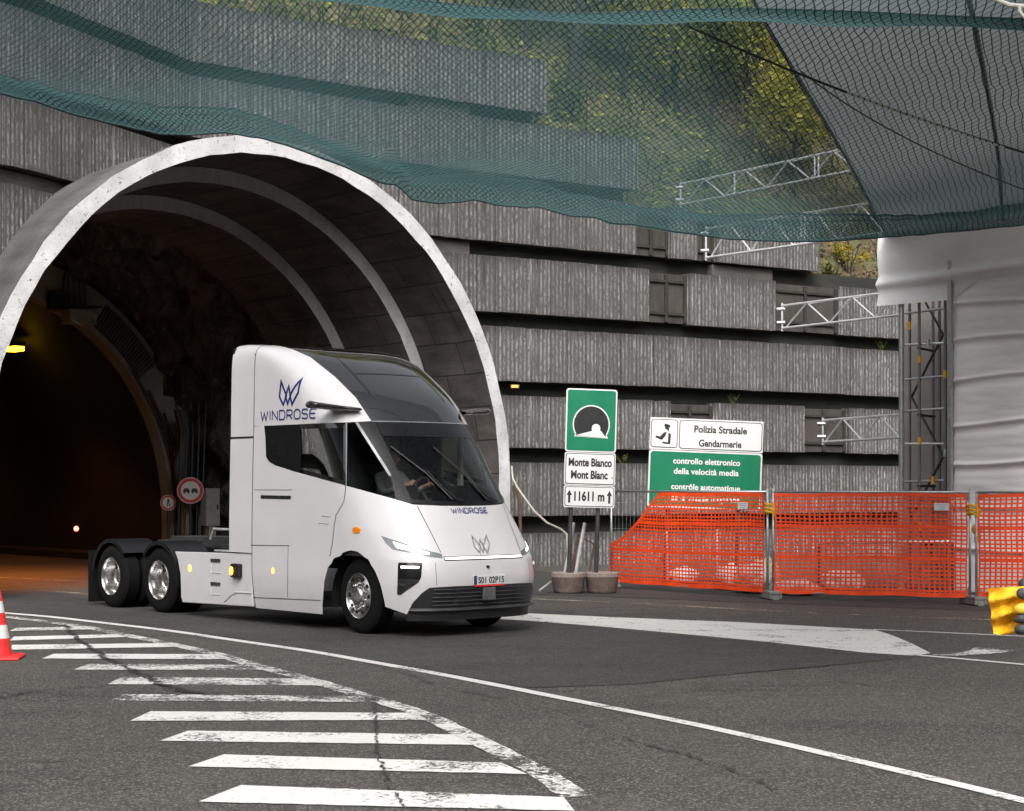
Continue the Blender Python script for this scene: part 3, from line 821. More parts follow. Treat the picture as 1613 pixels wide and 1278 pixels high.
def leaves(mb, c, rad, n, size, flat=1.0, shell=.5, drop=0.0):
    """leaf-sized faces strewn through clumps about c"""
    k = max(3, int(n / 45)); cl = []
    for _ in range(k):
        d = Vector((random.gauss(0, 1), random.gauss(0, 1), random.gauss(0, 1))).normalized() * (random.random() ** shell)
        cl.append((Vector((d.x * rad[0], d.y * rad[1], d.z * rad[2])) + Vector(c), random.uniform(.12, .30) * min(rad)))
    for i in range(n):
        q, r = random.choice(cl)
        p = q + Vector((random.gauss(0, r), random.gauss(0, r), random.gauss(0, r * flat)))
        a = Vector((random.uniform(-1, 1), random.uniform(-1, 1), random.uniform(-.6, .6))).normalized()
        b = a.cross(Vector((random.uniform(-1, 1), random.uniform(-1, 1), random.uniform(-1, 1)))).normalized()
        s = size * random.uniform(.6, 1.4)
        mb.quad(p - a * s, p + b * s * .45, p + a * s, p - b * s * .45)
def tree(base, H, rad, nleaf, mat, label, name='tree', lean=0.0, rt=.12, nb=16, size=.10):
    o = thing(name, label, 'tree', base, 0, 'trees on the slope above the wall')
    mb = MB(); pts = []
    x = y = 0.0
    for k in range(8):
        pts.append(Vector((x, y, H * k / 7 - .3))); x += random.uniform(-.12, .12) + lean * H / 7; y += random.uniform(-.12, .12)
    mb.tube(pts, [rt * (1 - .85 * k / 7) for k in range(8)], 8)
    for k in range(nb):
        f = random.uniform(.25, .98); j = min(6, int(f * 7)); p = pts[j].lerp(pts[j + 1], f * 7 - j)
        a = random.uniform(0, 6.283); L = rad[0] * random.uniform(.6, 1.2) * (1.1 - f * .5)
        q = [p]; d = Vector((math.cos(a), math.sin(a), random.uniform(.3, 1.2))).normalized()
        for m in range(4):
            q.append(q[-1] + d * L / 4); d = (d + Vector((random.uniform(-.4, .4), random.uniform(-.4, .4), random.uniform(-.2, .4)))).normalized()
        mb.tube(q, [rt * .34 * (1 - .8 * m / 4) for m in range(5)], 5)
        for m in range(3):
            e = q[2 + m % 3]; d2 = Vector((random.uniform(-1, 1), random.uniform(-1, 1), random.uniform(0, 1))).normalized()
            mb.tube([e, e + d2 * L * .3, e + d2 * L * .5 + Vector((0, 0, -.1 * L))], [rt * .12, rt * .08, rt * .04], 4)
    mb.build('trunk', M['bark'], o)
    if nleaf:
        mb = MB(); leaves(mb, (x * .8, y * .8, H * .68), rad, nleaf, size)
        mb.build('crown', mat, o, recalc=False)
    return o
T = [ # px, t, height, crown radii, leaves, material, label
 (905, 3.4, 7.5, (1.2, 1.2, 1.6), 350, 'leaf_green', 'thick dark tree trunk rising straight above the end of the top wall tier', .24),
 (1065, 6.0, 6.5, (2.2, 2.0, 2.2), 2600, 'leaf_spring', 'broad yellow-green tree in new leaf, the brightest behind the net', .10),
 (1180, 7.0, 6.0, (2.0, 2.0, 2.2), 2300, 'leaf_spring', 'yellow-green tree partly covered by the edge of the dark tarpaulin', .10),
 (985, 5.0, 5.5, (1.5, 1.5, 1.7), 1300, 'leaf_spring', 'slender twiggy tree with sparse yellow-green leaves next to the thick dark trunk', .08),
 (1120, 3.0, 4.8, (1.3, 1.3, 1.3), 700, 'leaf_green', 'low bare-branched tree with a few green leaves in front of the bright tree', .08),
 (1255, 4.0, 4.5, (1.5, 1.5, 1.5), 1300, 'leaf_spring', 'small yellow-green tree just left of the tarpaulin edge above the upper truss', .07),
 (830, 6.0, 6.0, (1.8, 1.8, 1.8), 1500, 'leaf_green', 'dull green tree standing behind the end of the top wall tier', .09),
 (720, 7.0, 6.5, (1.9, 1.9, 1.9), 1700, 'leaf_spring', 'olive tree glimpsed over the top wall tier near the middle of the net', .09),
 (590, 7.0, 6.0, (1.9, 1.9, 1.7), 1600, 'leaf_spring', 'pale olive tree glimpsed over the top wall tier above the tunnel canopy', .09),
 (1320, 8.0, 6.0, (1.8, 1.8, 1.9), 1500, 'leaf_green', 'dull green tree standing behind the dark tarpaulin edge', .09),
 (960, 10.0, 7.0, (2.2, 2.2, 2.4), 2000, 'leaf_green', 'dark green tree high on the slope behind the twiggy tree', .10)]
for px, t, H, rad, nl, mt, lab, rt in T:
    tree(hill_at(px, t), H, rad, int(nl * 2.6), M[mt], lab, rt=rt, size=.095, nb=26)
def shrub(px, t, r, n, mat, label, size=.06):
    p = hill_at(px, t); o = thing('shrub', label, 'shrub', p, 0, 'shrubs on the slope above the wall')
    mb = MB()
    for k in range(9):
        a = random.uniform(0, 6.283); mb.tube([(0, 0, -.1), (math.cos(a) * r * .4, math.sin(a) * r * .4, r * .7), (math.cos(a) * r * .7, math.sin(a) * r * .7, r * 1.5)], [.018, .012, .005], 5)
    mb.build('stem', M['bark'], o)
    mb = MB(); leaves(mb, (0, 0, r * .9), (r, r, r * .8), n, size); mb.build('foliage', M[mat], o, recalc=False)
shrub(1335, 1.0, .55, 420, 'leaf_yellow', 'bright yellow-green shrub on the brown bank beside the white sheeting')
shrub(1312, .5, .42, 260, 'leaf_green', 'low dull green shrub left of the bright yellow shrub on the bank')
shrub(1395, .6, .30, 180, 'leaf_yellow', 'small yellow shrub half hidden by the edge of the white sheeting')
shrub(1385, 3.2, .6, 260, 'leaf_brown', 'withered brown shrub at the top of the brown bank')
shrub(905, 1.0, .7, 600, 'leaf_green', 'leafy green shrub on top of the wall behind the end of the top tier')
shrub(980, 1.3, .7, 550, 'leaf_green', 'leafy green shrub on top of the wall right of the thick trunk')
shrub(1110, 1.2, .6, 420, 'leaf_green', 'green shrub on top of the wall left of the upper truss end')
shrub(1200, 1.4, .6, 420, 'leaf_spring', 'yellowish shrub on top of the wall behind the upper truss')
shrub(760, 1.2, .6, 420, 'leaf_green', 'green shrub along the crest of the top wall tier')
S_BANK = wall_s(1270)
mb = MB()
for k in range(30000):
    px = random.uniform(430, 1480); t = 16 * random.random() ** 1.6
    s = random.uniform(4, 46); p = hill_pt(s, t)
    a = Vector((random.uniform(-1, 1), random.uniform(-1, 1), random.uniform(-.2, .8))).normalized(); b = a.orthogonal().normalized(); q = random.uniform(.05, .13)
    p = p + Vector((0, 0, random.uniform(0, .30)))
    mb.quad(p - a * q, p + b * q * .5, p + a * q, p - b * q * .5, mi=random.choice((0, 0, 0, 0, 1)) if s > S_BANK else random.choice((0, 1, 1, 1, 1, 2)))
tag(mb.build('undergrowth', [M['leaf_brown'], M['leaf_green'], M['leaf_spring']], recalc=False), kind='stuff')
mb = MB()
for k in range(420):
    s = random.uniform(6, 44); t = 13 * random.random() ** 1.5; p = hill_pt(s, t); L = random.uniform(.6, 2.0)
    d = Vector((random.uniform(-.6, .6), random.uniform(-.5, .2), 1)).normalized()
    q = [p]; 
    for m in range(3): q.append(q[-1] + d * L / 3); d = (d + Vector((random.uniform(-.5, .5), random.uniform(-.4, .4), random.uniform(-.5, .2)))).normalized()
    mb.tube(q, [.018, .014, .009, .004], 4, cap=False)
tag(mb.build('brushwood', M['bark']), kind='stuff')
for px, row, lab in ((1160, 5, 'small weed growing from the wall slot right of the tunnel sign'), (985, 6, 'small weed on a wall ledge behind the police sign'), (1395, 4, 'yellowish weed in the wall slot beside the scaffold')):
    p, t, n = wall_at(wall_s(px), -.15); p = p + Vector((0, 0, rows[row][0]))
    o = thing('weed', lab, 'plant', p); mb = MB()
    leaves(mb, (0, 0, .12), (.22, .12, .14), 90, .03)
    for k in range(6): mb.tube([(0, 0, -.02), (random.uniform(-.2, .2), random.uniform(-.1, .1), .25)], .006, 4)
    mb.build('foliage', M['leaf_green'], o, recalc=False)

# ------------------------------------------------------------------ safety net over the road
M['net'] = net_material('green_net', (.088, .20), .062, (.006, .022, .024), .90, (.095, .178, .180), .14, 1.15)
M['rope'] = simple('dark_rope', (.02, .035, .035), .8); M['rope_white'] = simple('white_rope', (.62, .60, .55), .7)
NX = [-150, 0, 60, 120, 200, 250, 300, 350, 420, 480, 540, 600, 625, 650, 690, 730, 746, 780, 830, 842, 900, 935, 960, 1000, 1060, 1150, 1250, 1330, 1395, 1450, 1613, 1760]
NY = [118, 150, 162, 180, 197, 208, 212, 208, 221, 240, 262, 287, 289, 312, 318, 315, 311, 321, 327, 325, 342, 344, 353, 355, 364, 374, 379, 379, 375, 371, 352, 335]
DX = [-150, 100, 480, 700, 900, 1100, 1613, 1760]; DY = [-130, -85, -2, 20, 34, 31, 42, 45]
def net_cols(n):
    for i in range(n + 1):
        f = i / n; px = -150 + 1910 * f
        yb = np.interp(px, NX, NY); Yb = np.interp(px, [-150, 0, 800, 1760], [18.2, 19.3, 24.0, 27.0])
        yield f, px, yb, Yb
NCOL = 220; NV = 44
cols = []; ul = 0.0; prev = None
for f, px, yb, Yb in net_cols(NCOL):
    b = at(px, yb + 1, Yb)
    pn = CX + FPX * b.x / 16.0
    yn = np.interp(pn, DX, DY) - 14
    nr = at(pn, yn, 16.0)
    rp = at(px, yb - 30 - 10 * math.sin(px / 160.0) ** 2, Yb + 1.5)
    if prev is not None: ul += (b - prev).length
    prev = b
    pts = [nr, nr.lerp(b, .30) + Vector((0, 0, -.10)), nr.lerp(b, .62) + Vector((0, 0, -.08)), nr.lerp(b, .86) + Vector((0, 0, .02)), b, b.lerp(rp, .45) + Vector((0, 0, .0)), rp]
    col_pts = []
    for k in range(NV + 1):
        t = k / NV * 6; i = min(5, int(t)); u = t - i
        p0 = pts[max(i - 1, 0)]; p1 = pts[i]; p2 = pts[i + 1]; p3 = pts[min(i + 2, 6)]
        q = .5 * ((2 * p1) + (p2 - p0) * u + (2 * p0 - 5 * p1 + 4 * p2 - p3) * u * u + (3 * p1 - p0 - 3 * p2 + p3) * u ** 3)
        w = max(0, (k / NV - .55)) * 1.8
        q.z += .018 * w * math.sin(px * .11 + 2 * math.sin(px * .031)) + .02 * math.sin(k * .5 + px * .013)
        col_pts.append(q)
    cols.append((ul, px, col_pts))
net = thing('safety_net', 'large sagging green safety net hung over the road in front of the tunnel and wall', 'net', (0, 16, 6.3))
mb = MB()
vlen = [0.0]
for k in range(NV): vlen.append(vlen[-1] + (cols[NCOL // 2][2][k + 1] - cols[NCOL // 2][2][k]).length)
mb.grid(lambda u, v: cols[round(u * NCOL)][2][round(v * NV)], NCOL, NV, lambda u, v: (cols[round(u * NCOL)][0], vlen[round(v * NV)]))
mb.build('far_bay', M['net'], net, smooth=True, world=True, recalc=False)
mb = MB(); cols2 = []; vl2 = None
for c in cols[::2]:
    nr = c[2][0]; pn = CX + FPX * nr.x / 16.0
    bb = at(pn * 1.0, np.interp(pn, DX, DY) + 3 + 3 * math.sin(pn * .02), 14.6)
    fa = Vector((nr.x * .95, 6.0, 6.6)); md = Vector((nr.x, 10.5, 6.05))
    pts = [fa, md, bb.lerp(md, .25) + Vector((0, 0, -.02)), bb, nr]
    cp = []
    for k in range(25):
        t = k / 24 * 4; i = min(3, int(t)); u = t - i
        p0 = pts[max(i - 1, 0)]; p1 = pts[i]; p2 = pts[i + 1]; p3 = pts[min(i + 2, 4)]
        cp.append(.5 * ((2 * p1) + (p2 - p0) * u + (2 * p0 - 5 * p1 + 4 * p2 - p3) * u * u + (3 * p1 - p0 - 3 * p2 + p3) * u ** 3))
    cols2.append((c[0], cp))
n2 = len(cols2) - 1
mid = cols2[n2 // 2][1]; vl = [0.0]
for k in range(24): vl.append(vl[-1] + (mid[k + 1] - mid[k]).length)
mb.grid(lambda u, v: cols2[round(u * n2)][1][round(v * 24)], n2, 24, lambda u, v: (cols2[round(u * n2)][0], vl[round(v * 24)]))
mb.build('near_bay', M['net'], net, smooth=True, world=True, recalc=False)
for idx, r in ((NV, .016), (0, .016)):
    mb = MB(); mb.tube([c[2][idx] for c in cols[::2]], r, 6); mb.build('edge_rope', M['rope'], net, world=True)
mb = MB(); mb.tube([c[2][int(NV * .95)] + Vector((0, 0, -.01)) for c in cols[::2]], .010, 5); mb.build('edge_rope', M['rope'], net, world=True)
mb = MB(); mb.tube([c[2][29] for c in cols], .014, 6); mb.build('edge_rope', M['rope'], net, world=True)
for (a, b, c) in (((1077, 33, 16.4), (1344, 145, 17.6), (1613, 236, 18.2)), ((1262, 108, 17.5), (1430, 215, 18.8), (1640, 305, 20.5))):
    A, B, Cc = at(*a), at(*b), at(*c)
    mb = MB(); mb.tube([A * (1 - t) ** 2 + (B * 2 - (A + Cc) / 2) * 2 * t * (1 - t) + Cc * t * t + Vector((0, 0, -.03)) for t in np.linspace(0, 1.05, 24)], .012 if a[0] < 1100 else .007, 6)
    mb.build('lacing', M['rope'], net, world=True)
mb = MB()
for k in range(26):
    t = .48 + k * .018; A, B, Cc = at(1077, 33, 16.4), at(1344, 145, 17.6), at(1613, 236, 18.2)
    p = A * (1 - t) ** 2 + (B * 2 - (A + Cc) / 2) * 2 * t * (1 - t) + Cc * t * t + Vector((0, 0, -.03))
    mb.tube([p, p + Vector((.05, .01, -.02))], .013, 5)
mb.build('tie', M['rope_white'], net, world=True)
mb = MB()
mb.tube([at(1540, -25, 13.4), at(1570, 0, 13.4), at(1590, 8, 13.4), at(1612, 10, 13.4), at(1640, 6, 13.4)], .018, 8); mb.tube([at(1606, 9, 13.39), at(1606, 18, 13.39), at(1613, 27, 13.39), at(1640, 40, 13.39)], .015, 8)
mb.build('tie', M['rope_white'], net, world=True)

# ------------------------------------------------------------------ dark tarpaulin roof and white wrapped scaffold
HD = Vector((math.sin(TH), -math.cos(TH), 0)); HS = Vector((math.cos(TH), math.sin(TH), 0))
LE = [at(1396, 370, 33.1), at(1375, 330, 30.0), at(1350, 280, 27.2), at(1310, 210, 24.0), at(1250, 110, 20.8), at(1207, 40, 19.2), at(1165, -40, 17.5), at(1090, -150, 15.4)]
def tarpP(u, v):
    t = v * 7; i = min(6, int(t)); f = t - i
    p0 = LE[max(i - 1, 0)]; p1 = LE[i]; p2 = LE[i + 1]; p3 = LE[min(i + 2, 7)]
    q = .5 * ((2 * p1) + (p2 - p0) * f + (2 * p0 - 5 * p1 + 4 * p2 - p3) * f * f + (3 * p1 - p0 - 3 * p2 + p3) * f ** 3)
    w = .06 * math.sin(u * 5 + v * 3) * min(1, u * 4) * v + .10 * math.sin(v * 11) * min(1, u * 3) * v
    return q + HD * (5.4 * u) + Vector((0, 0, w))
roof = thing('tarpaulin_roof', 'dark grey tarpaulin roof stretched from the white sheeting out over the road', 'tarpaulin', LE[0])
mb = MB(); mb.grid(tarpP, 40, 56); tp = mb.build('sheet', M['tarp'], roof, smooth=True, world=True)
mb = MB()
for u in (.47,): mb.tube([tarpP(u, v) + Vector((0, 0, -.02)) for v in np.linspace(0, 1, 40)], .03, 6)
mb.build('seam', M['dark_steel'], roof, world=True)
mb = MB(); mb.tube([tarpP(0, v) for v in np.linspace(0, 1, 40)], .025, 6); mb.build('hem', M['dark_steel'], roof, world=True)

A0 = Vector((7.08, 33.1, 0))                       # left end of the wrapped front
def face(s, z, o=0.0): return A0 + HD * s - HS * o + Vector((0, 0, z))    # o stands proud of the front
sheet = thing('wrapped_scaffold', 'tall scaffold wrapped in creased white sheeting behind the orange fence', 'sheeting', A0)
def face_s(px, o=0.0):
    r = (px - CX) / FPX; P = face(0, 0, o); return (r * P.y - P.x) / (HD.x - r * HD.y)
S0 = face_s(1503)
def wr(s, z):
    b = 0
    for k, zz in enumerate((.75, 1.55, 2.35, 3.05, 3.85, 4.55, 5.2)):
        d = z - zz - .05 * math.sin(s * 1.3 + k) - .06 * (s - S0) * .3
        b += .045 * math.exp(-(d / .035) ** 2) - .030 * math.exp(-((d + .10) / .09) ** 2)
    return b + .018 * mnoise.noise(Vector((s * .5, z * 1.6, 1.0))) + .010 * mnoise.noise(Vector((s * 1.5, z * 9, 5.0)))
mb = MB(); mb.grid(lambda u, v: face(S0 + .03 + 9 * u, .02 + 5.75 * v, .06 + wr(S0 + 9 * u, 5.75 * v)), 150, 230)
mb.build('front_sheet', M['white_sheet'], sheet, smooth=True, world=True)
def valP(u, v):
    s = -.06 + 10 * u; zb = 5.34 if s < S0 else 5.34 + .30 * min(1, (s - S0) / .5)
    z = zb + (6.70 - zb) * v
    if v < .1: z += .0
    o = .15 + .06 * mnoise.noise(Vector((s * .9, z * 1.2, 2))) + .05 * math.sin(z * 5.2 + .6 * s) * (1 - v) + .10 * math.exp(-((z - 5.75 - .02 * s) / .10) ** 2)
    return face(s, z, o)
mb = MB(); mb.grid(valP, 120, 60); mb.build('valance', M['white_sheet'], sheet, smooth=True, world=True)
mb = MB(); mb.grid(lambda u, v: face(face_s(1422, -1.25) + 10 * u, .03 + 6.2 * v, -1.25 + .03 * mnoise.noise(Vector((u * 9, v * 9, 4)))), 60, 40); mb.build('inner_sheet', M['grey_sheet'], sheet, smooth=True, world=True)
mb = MB(); mb.grid(lambda u, v: face(S0 + .02, .03 + 6.2 * v, .04 - 1.25 * u), 6, 20); mb.build('side_sheet', M['grey_sheet'], sheet, smooth=True, world=True)
sp = .10
mb = MB(); mb.box((0, 0, 0), (.075, .075, 6.05), Matrix.Translation(face(S0, 3.03, .12)) @ Matrix.Rotation(TH, 4, 'Z')); mb.build('edge_post', M['steel'], sheet, world=True)
M['dark_alu'] = simple('weathered_tube', (.22, .22, .22), .5, .6)
sc = thing('scaffold_tower', 'open scaffold tower of grey tubes and yellow couplers left of the white sheeting', 'scaffold', A0)
sA, sB, sC = face_s(1419, -.05), face_s(1447, -.35), face_s(1487, -.3)
posts = [(face_s(1420, .02), .02, .05), (face_s(1433, -.6), -.6, .028), (face_s(1448, -.1), -.1, .028), (face_s(1470, -.95), -.95, .028), (face_s(1489, -.1), -.1, .028), (face_s(1480, -.75), -.75, .028)]
for s, o, r in posts:
    mb = MB(); mb.tube([face(s, .02, o), face(s, 5.7, o)], r, 10); mb.tube([face(s, .0, o), face(s, .03, o)], .09, 10)
    mb.build('standard', M['steel'] if r > .03 else M['dark_alu'], sc, world=True)
for k, z in enumerate((.9, 1.55, 2.02, 2.75, 3.35, 3.98, 4.6, 5.25)):
    o = -.1 if k % 2 == 0 else -.55
    mb = MB(); mb.tube([face(face_s(1424, o), z, o - .04), face(face_s(1500, o), z + (.03 if k % 3 else -.02), o - .04)], .024, 8)
    mb.build('ledger', M['steel'] if k % 3 else M['alu'], sc, world=True)
    if k % 2 == 0:
        mb = MB(); mb.tube([face(face_s(1448, -.1), z - .08, -.06), face(face_s(1470, -.95), z - .08, -1.0)], .024, 8); mb.tube([face(face_s(1489, -.1), z - .06, -.1), face(face_s(1480, -.75), z - .06, -1.0)], .024, 8)
        mb.build('transom', M['dark_steel'], sc, world=True)
for k in range(5):
    z0 = .2 + 1.15 * k
    mb = MB(); a, b = (1436, 1486) if k % 2 else (1486, 1436)
    mb.tube([face(face_s(a, -.7), z0, -.7), face(face_s(b, -.7), z0 + 1.15, -.7)], .024, 8); mb.build('brace', M['dark_steel'], sc, world=True)
for k, (px, z) in enumerate(((1449, 2.78), (1449, 4.3), (1433, 4.95), (1489, 2.55), (1489, 4.0), (1449, 1.2), (1470, 2.05), (1462, 4.6))):
    mb = MB(); mb.tube([face(face_s(px, -.07), z - .07, -.06), face(face_s(px, -.07), z + .07, -.06)], .034, 8); mb.build('coupler', M['yellow'] if k % 4 != 3 else M['steel'], sc, world=True)

def truss(xl, ytl, ybl, xr, ytr, ybr, Yl, Yr, nbay, label, ladder=None):
    A, B, Cc, D = at(xl, ytl, Yl), at(xl, ybl, Yl), at(xr, ytr, Yr), at(xr, ybr, Yr)
    hb = (A.z + Cc.z) / 2; A.z = hb - .02; Cc.z = hb + .02
    hh = ((A - B).length + (Cc - D).length) / 2
    B = A - Vector((0, 0, hh)); D = Cc - Vector((0, 0, hh))
    o = thing('lattice_girder', label, 'truss', B, 0, 'aluminium lattice girders braced to the scaffold')
    mb = MB(); mb.tube([A, Cc], .026, 10); mb.tube([B, D], .026, 10); mb.build('chord', M['alu'], o, world=True)
    mb = MB(); mb.tube([A - Vector((0, 0, -.06)), B + Vector((0, 0, -.06))], .022, 8)
    pts = []
    L = B.lerp(D, .04); 
    for k in range(nbay + 1):
        f = .03 + .97 * k / nbay
        pts.append((B if k % 2 == 0 else A).lerp(D if k % 2 == 0 else Cc, f))
    for a, b in zip(pts[:-1], pts[1:]): mb.tube([a, b], .018, 8)
    if ladder:
        for f in ladder: mb.tube([A.lerp(Cc, f), B.lerp(D, f)], .018, 8)
    mb.build('web', M['alu'], o, world=True)
    mb = MB()
    for p in (A.lerp(B, .15), A.lerp(B, .75)): mb.tube([p + Vector((-.10, .03, 0)), p + Vector((.06, -.02, 0))], .038, 8)
    mb.build('clamp', M['steel'], o, world=True)
truss(1232, 478, 513, 1417, 463, 501, 36.0, 33.6, 5, 'short pale lattice girder at mid height pointing from the scaffold to the wall')
truss(1296, 660, 695, 1417, 656, 691, 35.6, 33.7, 4, 'lowest pale lattice girder just above the police sign')
truss(1112, 348, 396, 1392, 331, 378, 37.0, 33.6, 8, 'long pale lattice girder half hidden by the lower edge of the net', (.56, .58))
truss(1072, 278, 312, 1350, 245, 280, 38.5, 34.4, 8, 'topmost pale lattice girder seen through the net against the trees', (.33, .78, .80))

# ------------------------------------------------------------------ lettering
_fonts = {}
def text_mesh(name, s, width, mat, parent, loc, bold=0.0, height=None, align='CENTER', U=None, spacing=1.0):
    """flat lettering in the parent's x-z plane, facing -y; loc is the middle of its foot"""
    cu = bpy.data.curves.new(name, 'FONT'); cu.body = s; cu.size = 1; cu.offset = bold; cu.space_character = spacing; cu.resolution_u = 4
    ob = bpy.data.objects.new(name, cu); col.objects.link(ob)
    dg = bpy.context.evaluated_depsgraph_get()
    me = bpy.data.meshes.new_from_object(ob.evaluated_get(dg)); bpy.data.objects.remove(ob)
    xs = [v.co.x for v in me.vertices]; ys = [v.co.y for v in me.vertices]
    x0, x1 = min(xs), max(xs); k = width / (x1 - x0); kz = k if height is None else height / .72
    for v in me.vertices:
        x, y = (v.co.x - (x0 + x1) / 2) * k, v.co.y * kz
        v.co = (x + loc[0], loc[1], y + loc[2])
    me.name = name; me.materials.clear(); me.materials.append(mat)
    o = bpy.data.objects.new(name, me); col.objects.link(o); o.parent = parent
    return o
def rrect(x0, z0, x1, z1, r, n=6):
    out = []
    for cx, cz, a in ((x1 - r, z1 - r, 0), (x0 + r, z1 - r, 90), (x0 + r, z0 + r, 180), (x1 - r, z0 + r, 270)):
        for k in range(n + 1): q = R(a + 90 * k / n); out.append((cx + r * math.cos(q), cz + r * math.sin(q)))
    return out
XZ = (Vector((1, 0, 0)), Vector((0, 0, 1)))
def plate(name, poly, y, t, mat, parent):
    """a flat sheet in the x-z plane with its face at y, t thick behind it"""
    mb = MB(); mb.prism([(a, b) for a, b in poly], Vector((0, y + t, 0)), XZ[0], XZ[1], t)
    return mb.build(name, mat, parent)

# ------------------------------------------------------------------ tunnel sign
def sign_post(o, x, z1):
    mb = MB(); mb.tube([(x, .07, .02), (x, .07, z1)], .040, 12); return mb.build('post', M['dark_steel'], o)
s1 = thing('tunnel_sign', 'tall green and white sign with a tunnel symbol standing on two concrete planters', 'road sign', (1.35, 31.6, 0), R(9), None, R(1.6))
k1 = .00337
W2 = .47
px1 = lambda x, y: ((x - 491) * k1, 3.70 - (y - 105) * k1)
p = plate('panel', rrect(-W2, 2.555, W2, 3.70, .05), 0, .03, M['white_panel'], s1)
plate('green_field', rrect(-W2 + .025, 2.58, W2 - .025, 3.675, .04), -.004, .0035, M['sign_green'], p)
dome = [px1(491 + 95 * math.cos(a) * (1.0 if math.sin(a) > 0 else 1), 296 - 97 * math.sin(a)) for a in np.linspace(math.pi + .55, -.55, 40)]
dome_o = [px1(491 + 102 * math.cos(a), 296 - 104 * math.sin(a)) for a in np.linspace(math.pi + .56, -.56, 40)]
plate('symbol_rim', dome_o + [px1(585, 370), px1(398, 362)], -.008, .0035, M['white_panel'], p)
plate('symbol_dome', dome + [px1(571, 364), px1(408, 356)], -.012, .0035, M['sign_black'], p)
plate('symbol_road', [px1(403, 357), px1(497, 330), px1(545, 330), px1(574, 366)], -.016, .0035, M['white_panel'], p)
plate('symbol_light', [px1(517 + 23 * math.cos(a), 314 - 21 * math.sin(a)) for a in np.linspace(0, math.pi, 16)] + [px1(494, 330), px1(540, 330)], -.020, .0035, M['white_panel'], p)
for z0, z1 in ((1.955, 2.545), (1.55, 1.945)):
    p = plate('panel', rrect(-W2, z0, W2, z1, .04), 0, .03, M['sign_black'] if False else M['white_panel'], s1)
    plate('border', rrect(-W2 + .018, z0 + .018, W2 - .018, z1 - .018, .04), -.004, .0035, M['sign_black'], p)
    plate('face', rrect(-W2 + .030, z0 + .030, W2 - .030, z1 - .030, .035), -.008, .0035, M['white_panel'], p)
    if z0 > 1.9:
        text_mesh('lettering', 'Monte Bianco', .80, M['sign_black'], p, (-.0, -.0092, 2.30), .040, .145)
        text_mesh('lettering', 'Mont Blanc', .68, M['sign_black'], p, (-.01, -.0092, 2.075), .040, .145)
        text_mesh('lettering', 'x', .035, M['sign_black'], p, (.41, -.0092, 2.085), .01)
    else:
        text_mesh('lettering', '11611 m', .56, M['sign_black'], p, (0, -.0092, 1.675), .040, .165)
        for sx in (-.37, .37):
            plate('arrow', [(sx - .02, 1.63), (sx + .02, 1.63), (sx + .02, 1.77), (sx + .052, 1.765), (sx, 1.865), (sx - .052, 1.765), (sx - .02, 1.77)], -.0092, .001, M['sign_black'], p)
for x in (-.32, .18):
    sign_post(s1, x, 3.6)
for x, y, lab in ((-.33, .02, 'left one of the two round concrete planters under the tunnel sign'), (.28, -.02, 'right one of the two round concrete planters under the tunnel sign')):
    c = Matrix.Rotation(R(9), 4, 'Z') @ Vector((x, y, 0)) + Vector((1.35, 31.6, 0))
    o = thing('planter', lab, 'planter', c, random.uniform(0, 3), 'concrete planters weighing down the tunnel sign')
    mb = MB(); mb.lathe([(0, .0), (.22, .0), (.27, .05), (.30, .28), (.315, .30), (.31, .37), (.28, .385), (.26, .33), (0, .33)], 28, None, 'z')
    b = mb.build('bowl', M['terracotta'], o, smooth='angle', merge=True)
    mb = MB(); mb.lathe([(0, .345), (.15, .345), (.258, .332)], 20, None, 'z'); mb.build('fill', M['portal'], o)

# ------------------------------------------------------------------ police sign
k2 = 34.0 / FPX
s2 = thing('police_sign', 'wide white and green speed control sign half hidden behind the orange fence', 'road sign', (3.68, 34.0, 0), R(4), None, R(2.2))
X0, X1 = -1.115, 1.115
zt, zm, zb = 3.24, 2.62, 1.50
p = plate('panel', rrect(X0, zm + .005, X1, zt, .01), 0, .03, M['white_panel'], s2)
plate('border', rrect(X0 + .02, zm + .04, X0 + .545, zt - .03, .06), -.004, .0035, M['sign_black'], p); plate('face', rrect(X0 + .034, zm + .054, X0 + .531, zt - .044, .05), -.008, .0035, M['white_panel'], p)
plate('border', rrect(X0 + .575, zm + .03, X1 - .02, zt - .03, .06), -.004, .0035, M['sign_black'], p); plate('face', rrect(X0 + .589, zm + .044, X1 - .034, zt - .044, .05), -.008, .0035, M['white_panel'], p)
text_mesh('lettering', 'Polizia Stradale', 1.04, M['sign_black'], p, (.27, -.0092, 2.98), .030, .135)
text_mesh('lettering', 'Gendarmerie', .84, M['sign_black'], p, (.27, -.0092, 2.71), .030, .135)
q2 = lambda x, y: ((x - 1106.5) * k2 * .2975 * 0 + X0 + .034 + (x - 800) / 148 * .52, zt - .03 - (y - 283) / 150 * .56)
for poly in ([(868, 318), (872, 305), (900, 312), (903, 324), (884, 330)], [(872, 322), (898, 330), (894, 346), (878, 344)],
             [(868, 352), (884, 349), (876, 372), (858, 392), (838, 386), (820, 378), (824, 369), (846, 374)], [(893, 352), (908, 360), (905, 412), (878, 412), (860, 408), (862, 400), (892, 403)]):
    plate('officer_symbol', [q2(*a) for a in poly], -.0095 , .0012, M['sign_black'], p)
plate('officer_symbol', [q2(*a) for a in [(874, 334), (890, 339), (888, 346), (877, 344)]], -.011, .001, M['amber_plain'] if False else M['white_panel'], p)
p = plate('panel', rrect(X0, zb, X1, zm - .005, .05), 0, .03, M['white_panel'], s2)
plate('green_field', rrect(X0 + .03, zb + .03, X1 - .03, zm - .035, .06), -.004, .0035, M['sign_green'], p)
